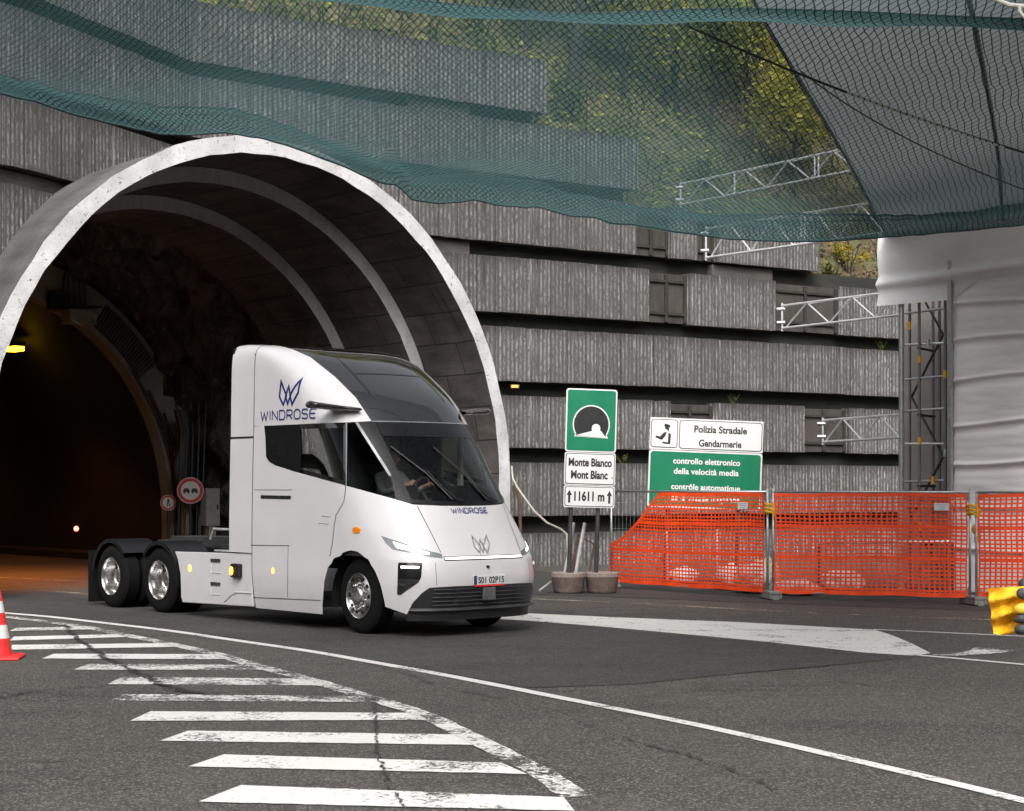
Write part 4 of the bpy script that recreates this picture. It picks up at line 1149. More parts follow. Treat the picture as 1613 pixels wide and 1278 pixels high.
for s, w, z in (('controllo elettronico', 1.32, 2.36), ('della velocit\u00e0 media', 1.28, 2.16), ('contr\u00f4le automatique', 1.36, 1.86), ('de la vitesse moyenne', 1.36, 1.64)):
    text_mesh('lettering', s, w, M['white_panel'], p, (.02, -.0052, z), .026, .115)
for x in (-.7, .7): sign_post(s2, x, 3.1)

# ------------------------------------------------------------------ odds and ends by the tunnel sign
o = thing('bent_metal_bracket', 'rusty narrow rectangular frame leaning behind the right sign post', 'metal frame', (1.45, 32.0, 0))
mb = MB(); q = [at(917, 848, 32.1), at(936, 857, 32.1), at(927, 915, 31.85), at(921, 938, 31.8)]
mb.tube([at(903, 905, 31.9), at(917, 848, 32.1), at(936, 857, 32.1), at(926, 918, 31.85)], .022, 6); mb.build('frame', M['rust'], o, world=True)
for a, b, r, lab, mt in (((921, 824, 32.1), (905, 912, 31.75), .035, 'pale pipe leaning steeply between the two sign posts', 'steel'), ((911, 841, 32.15), (899, 910, 31.8), .025, 'thin brownish pipe leaning left of the pale pipe', 'rust'), ((904, 824, 32.2), (888, 912, 31.8), .03, 'grey plank leaning behind the left sign post', 'steel'), ((850, 930, 31.0), (868, 917, 31.6), .02, 'short pale bar lying on the ground left of the planters', 'alu')):
    A, B = at(*a), at(*b); B.z = max(B.z, .03); A.z = max(A.z, .03)
    o = thing('leaning_pipe', lab, 'pipe', B); mb = MB(); mb.tube([A, A.lerp(B, .5), B], r, 8); mb.build('tube', M[mt], o, world=True)
o = thing('cable', 'pale cable sagging from the canopy foot towards the tunnel sign', 'cable', at(809, 740, 36))
mb = MB(); mb.tube([at(x, y, Y) for x, y, Y in ((806, 735, 36.2), (808, 755, 36), (815, 768, 35.5), (828, 787, 35), (842, 806, 34.2), (862, 824, 33.4), (884, 834, 32.4), (893, 842, 31.9), (897, 930, 31.7))], .022, 8); mb.build('sheath', simple('pale_cable', (.42, .38, .32), .6), o, smooth=True, world=True)
o = thing('drain_hose', 'dark hose hanging straight down the foot of the canopy', 'hose', at(817, 770, 36.2))
mb = MB(); mb.tube([at(x, y, 36.3) for x, y in ((810, 765), (816, 776), (819, 800), (820, 850), (819, 905))], .035, 8); mb.build('sheath', M['rust'], o, smooth=True, world=True)
o = thing('bulkhead_lamp', 'small amber lamp glowing in the wall slot right of the canopy', 'lamp', at(811, 609, 41.6))
mb = MB(); mb.box((0, .05, 0), (.22, .1, .10)); mb.build('case', M['rust'], o); mb = MB(); mb.box((0, -.03, 0), (.16, .05, .06)); mb.build('lens', emit('slot_lamp', (1, .45, .12), .22), o)

# ------------------------------------------------------------------ site fence
def fence_panel(P0, P1, label, H=1.86, cut=None, foot=True, seed=1):
    L = (P1 - P0).length; yaw = math.atan2(P1.y - P0.y, P1.x - P0.x)
    o = thing('mesh_fence', label, 'fence', P0, yaw, 'mesh site fence panels hung with orange netting')
    rnd = random.Random(seed); zb = .13
    mb = MB(); r = .021
    mb.tube([(0, 0, .05), (0, 0, H + .04)], r, 10); mb.tube([(L, 0, .05), (L, 0, H + .04)], r, 10)
    mb.tube([(0, 0, H - .02), (L, 0, H - .02)], r, 10); mb.tube([(0, 0, zb), (L, 0, zb)], r, 10)
    mb.build('frame', M['steel'], o, smooth=True)
    mb = MB()
    for x in np.arange(.11, L, .11): mb.tube([(x, .004, zb), (x, .004, H - .02)], .0025, 4, cap=False)
    for z in np.arange(zb + .25, H - .1, .25): mb.tube([(0, -.002, z), (L, -.002, z)], .0025, 4, cap=False)
    mb.build('wire_mesh', M['steel'], o)
    for x, sx in ((0, 1), (L, -1)):
        for z, sz in ((zb, 1), (H - .02, -1)):
            mb = MB(); mb.prism([(x + sx * .02, z + sz * .02), (x + sx * .19, z + sz * .02), (x + sx * .02, z + sz * .17)], Vector((0, .004, 0)), XZ[0], XZ[1], .006); mb.build('gusset', M['steel'], o)
    # netting tied to the panel
    def P(u, v):
        x = .05 + (L - .1) * u; z = zb + .02 + (H - .22) * v
        ph = seed * 1.7
        z += .010 * math.sin(u * 7 + ph) * (1 - abs(v - .5)) + .005 * math.sin(u * 17 + v * 5 + ph)
        y = -.045 - .02 * math.sin(u * 7 + v * 4 + ph) - .012 * math.sin(u * 31 + ph)
        x += .010 * math.sin(v * 7 + u * 6 + ph)
        return Vector((x, y, z))
    lim = (lambda u: 1.0) if cut is None else cut
    mb = MB(); nu = int(L / .088); nv = 25
    bands = {0: 2.6, 9: 2.3, 17: 2.3, 25: 2.2}
    def strip(pts, w, axis):
        for a, b in zip(pts[:-1], pts[1:]):
            d = Vector((0, 0, w / 2)) if axis == 'u' else Vector((w / 2, 0, 0))
            mb.quad(a - d, b - d, b + d, a + d)
    for j in range(nv + 1):
        v = j / nv; w = .027 * bands.get(j, 1.0 + .25 * rnd.uniform(-1, 1))
        run = []
        for i in range(nu * 2 + 1):
            u = i / (nu * 2)
            if v <= lim(u): run.append(P(u, v))
            elif run:
                if len(run) > 1: strip(run, w, 'u')
                run = []
        if len(run) > 1: strip(run, w, 'u')
    for i in range(nu + 1):
        u = i / nu; top = lim(u); m = max(2, int(24 * top)); w = .029 + .006 * rnd.uniform(-1, 1)
        strip([P(u, top * k / m) + Vector((.004 * math.sin(k * 2.6), .002, 0)) for k in range(m + 1)], w, 'v')
    if cut:
        strip([P(u, lim(u)) for u in np.linspace(0, 1, 60)], .07, 'u')
    mb.build('orange_netting', M['orange_net'], o, recalc=False)
    return o, L
FA, FB, FC = Vector((1.93, 33.0, 0)), Vector((4.40, 29.95, 0)), Vector((7.52, 28.7, 0))
FA = gp(963, 926); FB = gp(1209, 944); FB2 = gp(1218, 944.5); FC = gp(1528, 953); FC2 = gp(1538, 953.5); FD = FC2 + (FC - FB2).normalized() * 3.45
def cutf(u):
    return float(np.interp(u, [0, .06, .12, .2, .27, .34, 1], [.40, .46, .56, .70, .86, 1.0, 1.0]))
f1, L1 = fence_panel(FA, FB, 'leftmost fence panel, its orange netting slumped down at the left end', cut=cutf, seed=1)
f2, L2 = fence_panel(FB2, FC, 'middle fence panel with orange netting stretched over its full width', seed=2)
f3, L3 = fence_panel(FC2, FD, 'rightmost fence panel with orange netting in front of white sheeting', seed=3)
FT = FC2.lerp(FC, .5)
for p0, lab in ((FA, 'grey plastic fence foot at the left end of the fence beside the planters'), (FB.lerp(FB2, .5), 'grey plastic fence foot under the joint of the left and middle panels'), (FC.lerp(FC2, .5), 'grey plastic fence foot under the joint below the amber lamp'), (FD, 'grey plastic fence foot at the far right end of the fence')):
    o = thing('fence_weight', lab, 'fence foot', p0, R(100), 'plastic feet under the site fence')
    mb = MB(); mb.box((0, 0, .125), (.62, .22, .05)); mb.box((0, -.085, .06), (.60, .05, .08)); mb.box((0, .085, .06), (.60, .05, .08))
    for x in (-.26, 0, .26): mb.box((x, 0, .05), (.07, .12, .099))
    mb.build('block', simple('grey_plastic', (.20, .20, .19), .7), o, bevel=.01)
for p0, p1 in ((FB, FB2), (FC, FC2)):
    m = p0.lerp(p1, .5)
    o = thing('tie_strap', 'yellow strap tying the %s fence panels together near the top' % ('left and middle' if p0 is FB else 'middle and right'), 'strap', m + Vector((0, -.03, 1.55)), 0, 'straps joining the fence panels')
    mb = MB()
    for z in (-.06, 0, .07):
        mb.tube([(math.cos(a) * .10, math.sin(a) * .05, z + .02 * math.sin(a * 2)) for a in np.linspace(0, 6.283, 20)], .017, 6)
    mb.tube([(.02, -.06, .1), (.05, -.07, 0), (.03, -.07, -.14)], .015, 6)
    mb.build('strap', M['yellow'], o)
o = thing('warning_lamp', 'round amber warning lamp with yellow case hung on the fence joint', 'lamp', at(1539, 834, 28.5))
mb = MB(); mb.lathe([(0, -.05), (.055, -.045), (.082, -.02), (.09, 0), (.082, .02), (.055, .045), (0, .05)], 28); mb.build('lens', M['amber_plain'], o, smooth=True)
mb = MB(); mb.box((.01, 0, -.15), (.10, .09, .13)); mb.box((0, .01, -.085), (.06, .06, .03)); mb.build('battery_case', M['yellow'], o, bevel=.012)
for f, x, L in ((f1, 2.62 / 3.0, L1), (f2, .865, L2)):
    p = f.matrix_basis @ Vector((x * L, -.075, 1.60))
    o = thing('notice_plate', 'small white notice plate on the %s' % ('left fence panel, near its right end' if f is f1 else 'middle fence panel, near its right end'), 'notice', p, f.rotation_euler.z, 'white notice plates on the fence')
    mb = MB(); mb.box((0, 0, 0), (.24, .006, .12)); mb.build('plate', M['white_panel'], o)
    mb = MB()
    for k in range(3): mb.box((0, -.0045, .035 - .035 * k), (.19 - .04 * k, .002, .008))
    mb.build('print', simple('print_grey', (.25, .28, .34), .7), o)
# material lying behind the fence
def sack(p, sx, sy, sz, seed, label, mat):
    o = thing('sack', label, 'sack', p, seed * .7, 'sacks and rubble behind the fence')
    mb = MB(); n, m = 26, 14
    def S(u, v):
        a = u * 6.28319; b = v * math.pi
        d = Vector((math.sin(b) * math.cos(a), math.sin(b) * math.sin(a), -math.cos(b)))
        r = 1 + .28 * mnoise.noise(d * 2.1 + Vector((seed, 0, 0))) + .10 * mnoise.noise(d * 6 + Vector((seed, 4, 0)))
        z = d.z * r * sz + sz * .78
        return (d.x * r * sx, d.y * r * sy, max(0.004, z))
    mb.grid(S, n, m); mb.build('sack', mat, o, smooth=True, merge=True)
M['sackw'] = cloth('white_sack', (.62, .58, .55), .6, .6, scale=6); M['sackt'] = cloth('tan_sack', (.46, .37, .25), .8, .6, scale=6)
for x, y, Y, sx, sz, lab, mt in ((1185, 905, 31.6, .42, .30, 'bulging white sack behind the right end of the left fence panel', 'sackw'), (1150, 915, 32.6, .35, .26, 'crumpled white sack left of the bulging sack behind the left fence panel', 'sackw'), (1250, 912, 31.0, .45, .16, 'flat white sack spread on the ground behind the middle fence panel', 'sackw'), (1325, 903, 31.8, .40, .24, 'dirty white sack behind the middle of the middle fence panel', 'sackw'), (1075, 905, 34.2, .40, .20, 'low pale heap behind the left fence panel', 'sackw'), (1205, 898, 32.2, .24, .34, 'tan sack standing behind the joint of the left and middle panels', 'sackt')):
    p = at(x, y, Y); sack((p.x, p.y, 0), sx, .3, sz, x * .01, lab, M[mt])
for a, b, lab in (((1290, 856, 31.4), (1500, 853, 31.4), 'pale tube lying level behind the middle fence panel'), ((1050, 838, 33.0), (1052, 915, 32.6), 'upright thin tube behind the left part of the left fence panel'), ((1130, 835, 32.8), (1131, 915, 32.4), 'upright thin tube behind the middle of the left fence panel')):
    A, B = at(*a), at(*b); o = thing('loose_tube', lab, 'tube', (A.x, A.y, 0)); mb = MB(); mb.tube([A, B], .024, 8); mb.build('tube', M['steel'], o, world=True)
    if abs(A.z - B.z) < .2:
        for p in (A, B):
            mb = MB(); mb.tube([(p.x, p.y, 0.01), (p.x, p.y, p.z - .02)], .03, 8); mb.build('stand', M['dark_steel'], o, world=True)

# ------------------------------------------------------------------ traffic cone
o = thing('traffic_cone', 'red traffic cone with white reflective bands at the edge of the hatched road', 'cone', gp(-4, 1038), R(8))
mb = MB(); mb.add([(s * .27 * c, t * .27 * c, z) for z, c in ((0.002, 1), (.03, 1), (.045, .86)) for s, t in ((-1, -1), (1, -1), (1, 1), (-1, 1))],
                  [(0, 1, 5, 4), (1, 2, 6, 5), (2, 3, 7, 6), (3, 0, 4, 7), (4, 5, 9, 8), (5, 6, 10, 9), (6, 7, 11, 10), (7, 4, 8, 11), (8, 9, 10, 11), (3, 2, 1, 0)])
mb.build('base', M['cone_red'], o, bevel=.012)
rr = lambda z: .165 + (.035 - .165) * (z - .045) / .72
for z0, z1, mt, nm in ((.046, .235, 'cone_red', 'body'), (.235, .385, 'reflective', 'band'), (.385, .52, 'cone_red', 'body'), (.52, .65, 'reflective', 'band'), (.65, .765, 'cone_red', 'body')):
    mb = MB(); mb.lathe([(rr(z0), z0), (rr(z1), z1)] + ([(rr(z1) - .012, z1)] if z1 > .7 else []), 32, None, 'z'); mb.build(nm, M[mt], o, smooth=True)

# ------------------------------------------------------------------ the tractor unit
# cab skin: outlines at a series of heights (z, nose, corner start, half width, corner roundness)
KN = np.array([(.22,1.09,-.2,1.19,3.6),(.55,1.17,-.25,1.235,3.6),(.75,1.19,-.25,1.25,3.6),(.98,1.16,-.3,1.25,3.5),
(1.03,1.135,-.3,1.25,3.4),(1.35,.955,-.45,1.25,3.0),(1.68,.775,-.6,1.245,2.6),(2.25,.34,-.9,1.235,2.5),
(2.79,-.10,-1.2,1.22,2.6),(3.13,-.41,-1.5,1.215,2.6),(3.42,-.82,-1.85,1.21,2.6),(3.70,-1.3,-2.3,1.20,2.6),
(3.84,-1.7,-2.6,1.18,2.6),(3.92,-2.1,-2.8,1.14,2.6),(3.97,-2.65,-2.95,1.05,2.4),(3.985,-2.95,-3.05,.92,2.2)])
XR = -3.1
_pc = {}
def outline(v):
    k = round(v, 4)
    if k in _pc: return _pc[k]
    n = len(KN); w = min(max(v, 0), n - 1 - 1e-9); i = int(w); t = w - i
    def sl(j):
        if j == 0: return KN[1] - KN[0]
        if j == n - 1: return KN[-1] - KN[-2]
        a = KN[j] - KN[j - 1]; b = KN[j + 1] - KN[j]
        return np.where(a * b > 0, 2 * a * b / np.where(a + b == 0, 1, a + b), 0)
    r = (2*t**3-3*t*t+1)*KN[i] + (t**3-2*t*t+t)*sl(i) + (-2*t**3+3*t*t)*KN[i+1] + (t**3-t*t)*sl(i+1)
    _pc[k] = [float(q) for q in r]; return _pc[k]
def skin(s, v):
    sg = -1
    if s > 1: s = 2 - s; sg = 1
    z, F, xs, W, n = outline(v)
    if s <= 0: return Vector((XR + (xs - XR) * (s + 1), sg * W, z))
    a = s * math.pi / 2
    return Vector((xs + (F - xs) * math.sin(a) ** (2 / n), sg * W * max(math.cos(a), 0) ** (2 / n), z))
def skin_n(s, v):
    e = 1e-3
    s0, s1 = max(-1, s - e), min(3, s + e); v0, v1 = max(0, v - .02), min(14.999, v + .02)
    if s0 < 1 < s1 and False: pass
    n = (skin(s1, v) - skin(s0, v)).cross(skin(s, v1) - skin(s, v0))
    return n.normalized() if n.length > 1e-12 else Vector((1, 0, 0))
def clip(poly, f):
    out = []
    for i in range(len(poly)):
        a, b = poly[i - 1], poly[i]; fa, fb = f(a), f(b)
        if fa >= 0 > fb or fb >= 0 > fa:
            t = fa / (fa - fb); out.append((a[0] + (b[0] - a[0]) * t, a[1] + (b[1] - a[1]) * t))
        if fb >= 0: out.append(b)
    return out
def patch(name, poly, mat, parent, off=0.0, ds=.04, dv=.25, thick=0.0):
    """the part of the cab skin inside a polygon of (s, v), lifted off the skin by off"""
    mb = MB()
    s0, s1 = min(p[0] for p in poly), max(p[0] for p in poly); v0, v1 = min(p[1] for p in poly), max(p[1] for p in poly)
    si = np.arange(math.floor(s0 / ds), math.ceil(s1 / ds)) * ds; vi = np.arange(math.floor(v0 / dv), math.ceil(v1 / dv)) * dv
    for a in si:
        cs = clip(clip(poly, lambda p: p[0] - a), lambda p: a + ds - p[0])
        if len(cs) < 3: continue
        for b in vi:
            c = clip(clip(cs, lambda p: p[1] - b), lambda p: b + dv - p[1])
            q = []
            for p in c:
                if not q or abs(p[0] - q[-1][0]) + abs(p[1] - q[-1][1]) > 1e-5: q.append(p)
            if len(q) > 2 and abs(q[0][0] - q[-1][0]) + abs(q[0][1] - q[-1][1]) < 1e-5: q.pop()
            if len(q) < 3: continue
            ar = sum(q[i - 1][0] * q[i][1] - q[i][0] * q[i - 1][1] for i in range(len(q)))
            if abs(ar) < 1e-8: continue
            mb.add([skin(*p) + skin_n(*p) * off for p in q], [tuple(range(len(q)))])
    o = mb.build(name, mat, parent, smooth='angle', merge=True, recalc=False)
    return o
mir = lambda P: [(2 - s, v) for s, v in P][::-1]
full = lambda P: P + [q for q in mir(P) if abs(q[0] - 1) > 1e-6]           # near half (ending on the centre line) plus its mirror
def seam_s(v, x=-2.49):
    lo, hi = -1.0, 1.0
    for _ in range(40):
        m = (lo + hi) / 2
        if skin(m, v).x < x: lo = m
        else: hi = m
    return lo

SV = {
'sill':[(-0.544,7.992),(-0.547,7.807),(-0.548,7.643),(-0.554,7.483),(-0.559,7.329),(-0.564,7.175),(-0.534,7.049),(-0.466,6.960),(-0.408,6.915),(-0.350,6.871),(-0.294,6.828),(-0.230,6.787),(-0.167,6.747),(-0.106,6.708),(-0.045,6.669),(0.006,6.630),(0.046,6.592),(0.093,6.555),(0.142,6.517),(0.190,6.479),(0.238,6.442),(0.285,6.404),(0.331,6.365),(0.376,6.326),(0.421,6.286),(0.465,6.245),(0.508,6.203),(0.551,6.156),(0.594,6.106),(0.636,6.053)],
'wtop':[(-0.544,7.992),(-0.451,7.991),(-0.359,7.991),(-0.267,7.991),(-0.177,7.990),(-0.096,7.991),(-0.015,7.992),(0.036,7.993),(0.097,7.994),(0.154,7.994),(0.212,7.996),(0.269,7.998),(0.324,8.001),(0.378,8.005),(0.438,8.014),(0.495,8.024),(0.552,8.034),(0.608,8.046)],
'bumptop':[(1.000,1.503),(0.991,1.510),(0.972,1.517),(0.946,1.523),(0.913,1.528),(0.874,1.532),(0.824,1.522),(0.770,1.508),(0.712,1.492),(0.651,1.472),(0.576,1.112),(0.535,0.871),(0.493,0.671),(0.466,0.455),(0.437,0.245)],
'arch':[(0.234,0.240),(0.227,0.493),(0.220,0.762),(0.206,1.147),(0.191,1.672),(0.171,2.071),(0.155,2.372),(0.131,2.671),(0.110,3.503),(0.084,4.122),(0.061,4.294),(0.028,4.335),(0.005,4.268),(-0.050,3.387),(-0.091,2.674),(-0.134,2.388),(-0.151,2.065),(-0.166,1.630),(-0.174,1.192),(-0.183,0.853),(-0.195,0.587),(-0.210,0.346),(-0.223,0.023)],
'headlight':[(0.302,4.866),(0.376,4.758),(0.427,4.691),(0.478,4.625),(0.529,4.558),(0.580,4.494),(0.632,4.426),(0.683,4.353),(0.729,4.296),(0.773,4.232),(0.771,3.802),(0.713,3.998),(0.652,4.098),(0.604,4.179),(0.555,4.243),(0.505,4.298),(0.457,4.339),(0.408,4.377),(0.359,4.412),(0.321,4.621)],
'lens':[(0.387,4.675),(0.432,4.620),(0.477,4.564),(0.521,4.506),(0.572,4.441),(0.622,4.372),(0.672,4.296),(0.667,4.193),(0.599,4.271),(0.531,4.336),(0.466,4.406),(0.401,4.470)],
'vent':[(0.376,2.871),(0.431,2.879),(0.485,2.884),(0.539,2.887),(0.592,2.887),(0.582,2.485),(0.573,2.157),(0.546,1.826),(0.490,1.537),(0.433,1.251),(0.376,1.005),(0.344,1.023),(0.346,1.366),(0.349,1.763),(0.351,2.111),(0.357,2.380),(0.366,2.653)],
'vled':[(0.393,2.674),(0.450,2.667),(0.508,2.659),(0.566,2.649),(0.558,2.538),(0.503,2.542),(0.448,2.545),(0.392,2.545)],
'hoodseam':[(0.665,6.006),(0.674,5.837),(0.685,5.646),(0.698,5.436),(0.713,5.218),(0.725,5.005),(0.736,4.820),(0.746,4.652),(0.757,4.483),(0.768,4.289)],
'fseam':[(0.709,2.857),(0.708,2.532),(0.708,2.271),(0.710,1.978),(0.713,1.597)],
'doorseam':[(0.165,6.490),(0.134,6.320),(0.104,6.133),(0.055,5.921),(0.014,5.661),(0.002,5.365),(-0.013,5.060),(-0.036,4.796),(-0.059,4.560),(-0.086,4.322),(-0.108,3.722)],
'hatchtop':[(-0.726,6.400),(-0.659,6.400),(-0.592,6.401),(-0.526,6.401),(-0.461,6.402),(-0.396,6.402),(-0.332,6.403)],
'hatchbot':[(-0.794,4.348),(-0.734,4.357),(-0.674,4.365),(-0.614,4.373),(-0.555,4.381),(-0.497,4.389),(-0.439,4.397)],
'hatchv':[(-0.451,4.395),(-0.458,4.098),(-0.460,2.863),(-0.465,2.509),(-0.469,2.221),(-0.471,1.877),(-0.474,1.448),(-0.479,1.059),(-0.485,0.766),(-0.494,0.522)],
'sillseam':[(-0.834,0.413),(-0.780,0.423),(-0.727,0.434),(-0.674,0.444),(-0.621,0.455),(-0.569,0.465),(-0.517,0.475),(-0.466,0.486),(-0.416,0.496),(-0.365,0.506),(-0.315,0.516),(-0.266,0.526),(-0.217,0.535)],
'handle':[(-0.664,6.228),(-0.601,6.226),(-0.538,6.224),(-0.477,6.222),(-0.416,6.220),(-0.355,6.218)],
'bpil':[(0.384,8.005),(0.360,7.832),(0.339,7.679),(0.319,7.538),(0.300,7.403),(0.281,7.270),(0.263,7.137),(0.245,7.002),(0.226,6.869),(0.208,6.743),(0.189,6.620),(0.171,6.497)],
'sglass':[(-0.076,7.843),(-0.003,7.841),(0.041,7.839),(0.098,7.838),(0.157,7.838),(0.217,7.839),(0.275,7.841),(0.333,7.843),(0.311,7.688),(0.290,7.544),(0.271,7.406),(0.253,7.272),(0.235,7.137),(0.217,6.999),(0.198,6.865),(0.179,6.737),(0.161,6.612),(0.115,6.647),(0.069,6.683),(0.025,6.719),(-0.013,6.755),(-0.070,6.792),(-0.128,6.830),(-0.187,6.869)],
'apil':[(0.472,8.013),(0.479,7.858),(0.487,7.720),(0.495,7.593),(0.504,7.472),(0.513,7.354),(0.521,7.237),(0.529,7.120),(0.538,7.001),(0.546,6.884),(0.553,6.772),(0.557,6.705)],
'wsl':[(0.637,7.984),(0.635,7.820),(0.633,7.674),(0.632,7.539),(0.632,7.409),(0.631,7.281),(0.632,7.159),(0.632,7.034),(0.633,6.909),(0.634,6.792),(0.636,6.678),(0.636,6.568),(0.637,6.457),(0.639,6.343),(0.641,6.222),(0.644,6.089)],
'roofb':[(0.608,8.046),(0.601,8.214),(0.594,8.399),(0.589,8.599),(0.585,8.810),(0.584,9.024),(0.574,9.213),(0.567,9.411),(0.563,9.616),(0.560,9.825),(0.557,10.034),(0.546,10.227),(0.536,10.415),(0.527,10.612),(0.521,10.838),(0.525,11.152),(0.508,11.412),(0.496,11.732),(0.494,12.154)],
'roofline':[(0.753,10.836),(0.743,10.567),(0.738,10.334),(0.735,10.106),(0.733,9.864),(0.731,9.620),(0.731,9.381),(0.734,9.153),(0.741,8.922)],
}
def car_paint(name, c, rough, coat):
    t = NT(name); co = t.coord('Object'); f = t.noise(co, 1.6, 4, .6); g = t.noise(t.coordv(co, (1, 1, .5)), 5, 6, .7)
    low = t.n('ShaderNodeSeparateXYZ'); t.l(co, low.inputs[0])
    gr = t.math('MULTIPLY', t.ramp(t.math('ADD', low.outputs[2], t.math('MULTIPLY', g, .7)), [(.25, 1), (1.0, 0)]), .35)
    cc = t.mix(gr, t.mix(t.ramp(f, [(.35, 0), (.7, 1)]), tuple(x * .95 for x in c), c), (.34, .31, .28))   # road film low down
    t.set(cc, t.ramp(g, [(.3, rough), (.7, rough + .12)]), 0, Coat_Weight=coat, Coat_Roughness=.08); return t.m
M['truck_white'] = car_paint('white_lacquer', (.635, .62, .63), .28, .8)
M['gloss_black'] = simple('gloss_black', (.008, .008, .009), .10, 0, .1, 4, 0, Coat_Weight=1.0, Coat_Roughness=.03)
M['cab_glass'] = glass('cab_glass', (.78, .81, .80), .02, .04); M['side_glass'] = glass('side_glass', (.28, .30, .29), .02, .02)
M['border_black'] = simple('border_black', (.007, .007, .008), .3, 0, .1, 4, 0, Specular_IOR_Level=.25); M['roof_glass'] = simple('roof_glass', (.006, .006, .007), .05, 0, .1, 3, 0, IOR=1.9)
M['chrome_badge'] = simple('badge_silver', (.45, .45, .46), .3, .6)
M['chrome'] = simple('polished_aluminium', (.62, .61, .60), .24, 1.0, .1, 6); M['navy'] = simple('navy_vinyl', (.018, .022, .13), .4)
M['led'] = emit('headlight_glow', (1.0, .97, .92), 1.3); M['lens_grey'] = simple('lamp_lens', (.22, .23, .24), .12, .3)
M['grille'] = simple('grille_black', (.022, .022, .023), .4); M['interior'] = simple('cab_lining', (.035, .035, .036), .7); M['interior_pale'] = simple('cab_trim', (.42, .43, .37), .6); M['seat'] = simple('seat_fabric', (.03, .03, .033), .8)
M['gap'] = simple('panel_gap', (.03, .028, .028), .8); M['skin'] = simple('skin', (.42, .22, .15), .5); M['shirt'] = simple('white_shirt', (.60, .59, .60), .8); M['hair'] = simple('hair_dark', (.02, .015, .012), .6); M['trouser'] = simple('dark_trousers', (.02, .022, .03), .8)

HEAD = R(41)
truck = thing('tractor_unit', 'white streamlined tractor truck with black glazed front leaving the tunnel mouth', 'truck', (-1.09, 23.59, 0), math.atan2(-math.cos(HEAD), math.sin(HEAD)))
TK = truck
roofB = SV['roofb'] + [(.480, 12.6), (.465, 13.2), (.44, 13.8), (.40, 14.4), (.34, 14.98)]
upper = [(seam_s(v), v) for v in np.linspace(14.98, 7.99, 30)] + SV['wtop'] + roofB[1:]
lower = [(seam_s(v), v) for v in np.linspace(0, 7.98, 30)] + SV['sill'] + [(.75, 6.03), (.87, 6.01), (1.0, 6.0)] + SV['bumptop'] + SV['arch'][1:-1] + [(-.223, 0)]
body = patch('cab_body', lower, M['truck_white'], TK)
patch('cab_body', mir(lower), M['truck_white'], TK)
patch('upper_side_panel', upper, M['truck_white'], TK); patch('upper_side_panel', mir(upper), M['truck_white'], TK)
# rear side fairing, split by a gap
vg = 7.66
fa1 = [(seam_s(v, -2.50), v) for v in np.linspace(vg + .04, 14.9, 24)] + [(-1, 14.9), (-1, vg + .04)]
fa2 = [(seam_s(v, -2.50), v) for v in np.linspace(3.25, vg - .02, 20)] + [(-1, vg - .02), (-1, 3.25)]
for q in (fa1, fa2):
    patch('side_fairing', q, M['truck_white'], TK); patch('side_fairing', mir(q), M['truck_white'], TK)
# roof: glossy black panel between the white sides
roofP = roofB + [(.6, 14.98), (1.0, 14.98), (1.0, 8.06), (.8, 8.05)]
ro = patch('roof_panel', roofP, M['roof_glass'], TK); patch('roof_panel', mir(roofP), M['roof_glass'], TK)
mb = MB(); top = [skin(s, 14.98) for s in np.linspace(-1, 3, 61)]; mb.add(top, [tuple(range(len(top)))]); mb.build('roof_cap', M['gloss_black'], TK)
def skin_line(P, w, off):
    """a thin band following a line drawn on the skin"""
    mb = MB(); vs = []
    Q = [skin(*p) + skin_n(*p) * off for p in P]
    for i, q in enumerate(Q):
        t = (Q[min(i + 1, len(Q) - 1)] - Q[max(i - 1, 0)]).normalized(); n = t.cross(skin_n(*P[i])).normalized() * w / 2
        vs += [q - n, q + n]
    mb.add(vs, [(2 * i, 2 * i + 1, 2 * i + 3, 2 * i + 2) for i in range(len(Q) - 1)]); return mb
def dens(P, n=6):
    out = []
    for a, b in zip(P[:-1], P[1:]): out += [(a[0] + (b[0] - a[0]) * k / n, a[1] + (b[1] - a[1]) * k / n) for k in range(n)]
    return out + [P[-1]]
for f in (lambda P: P, mir):
    skin_line(f(dens(SV['roofline'] + [(.76, 11.5), (.77, 12.5), (.78, 14)])), .012, .004).build('roof_joint', M['gap'], TK)
skin_line(dens([(s, 8.03) for s in np.linspace(.61, 1.39, 20)], 2), .02, .006).build('visor_edge', M['lens_grey'], TK)
skin_line(dens([(s, 9.75 + .5 * (1 - (s - 1) ** 2)) for s in np.linspace(.76, 1.24, 20)], 2), .02, .006).build('roof_joint', M['gap'], TK)
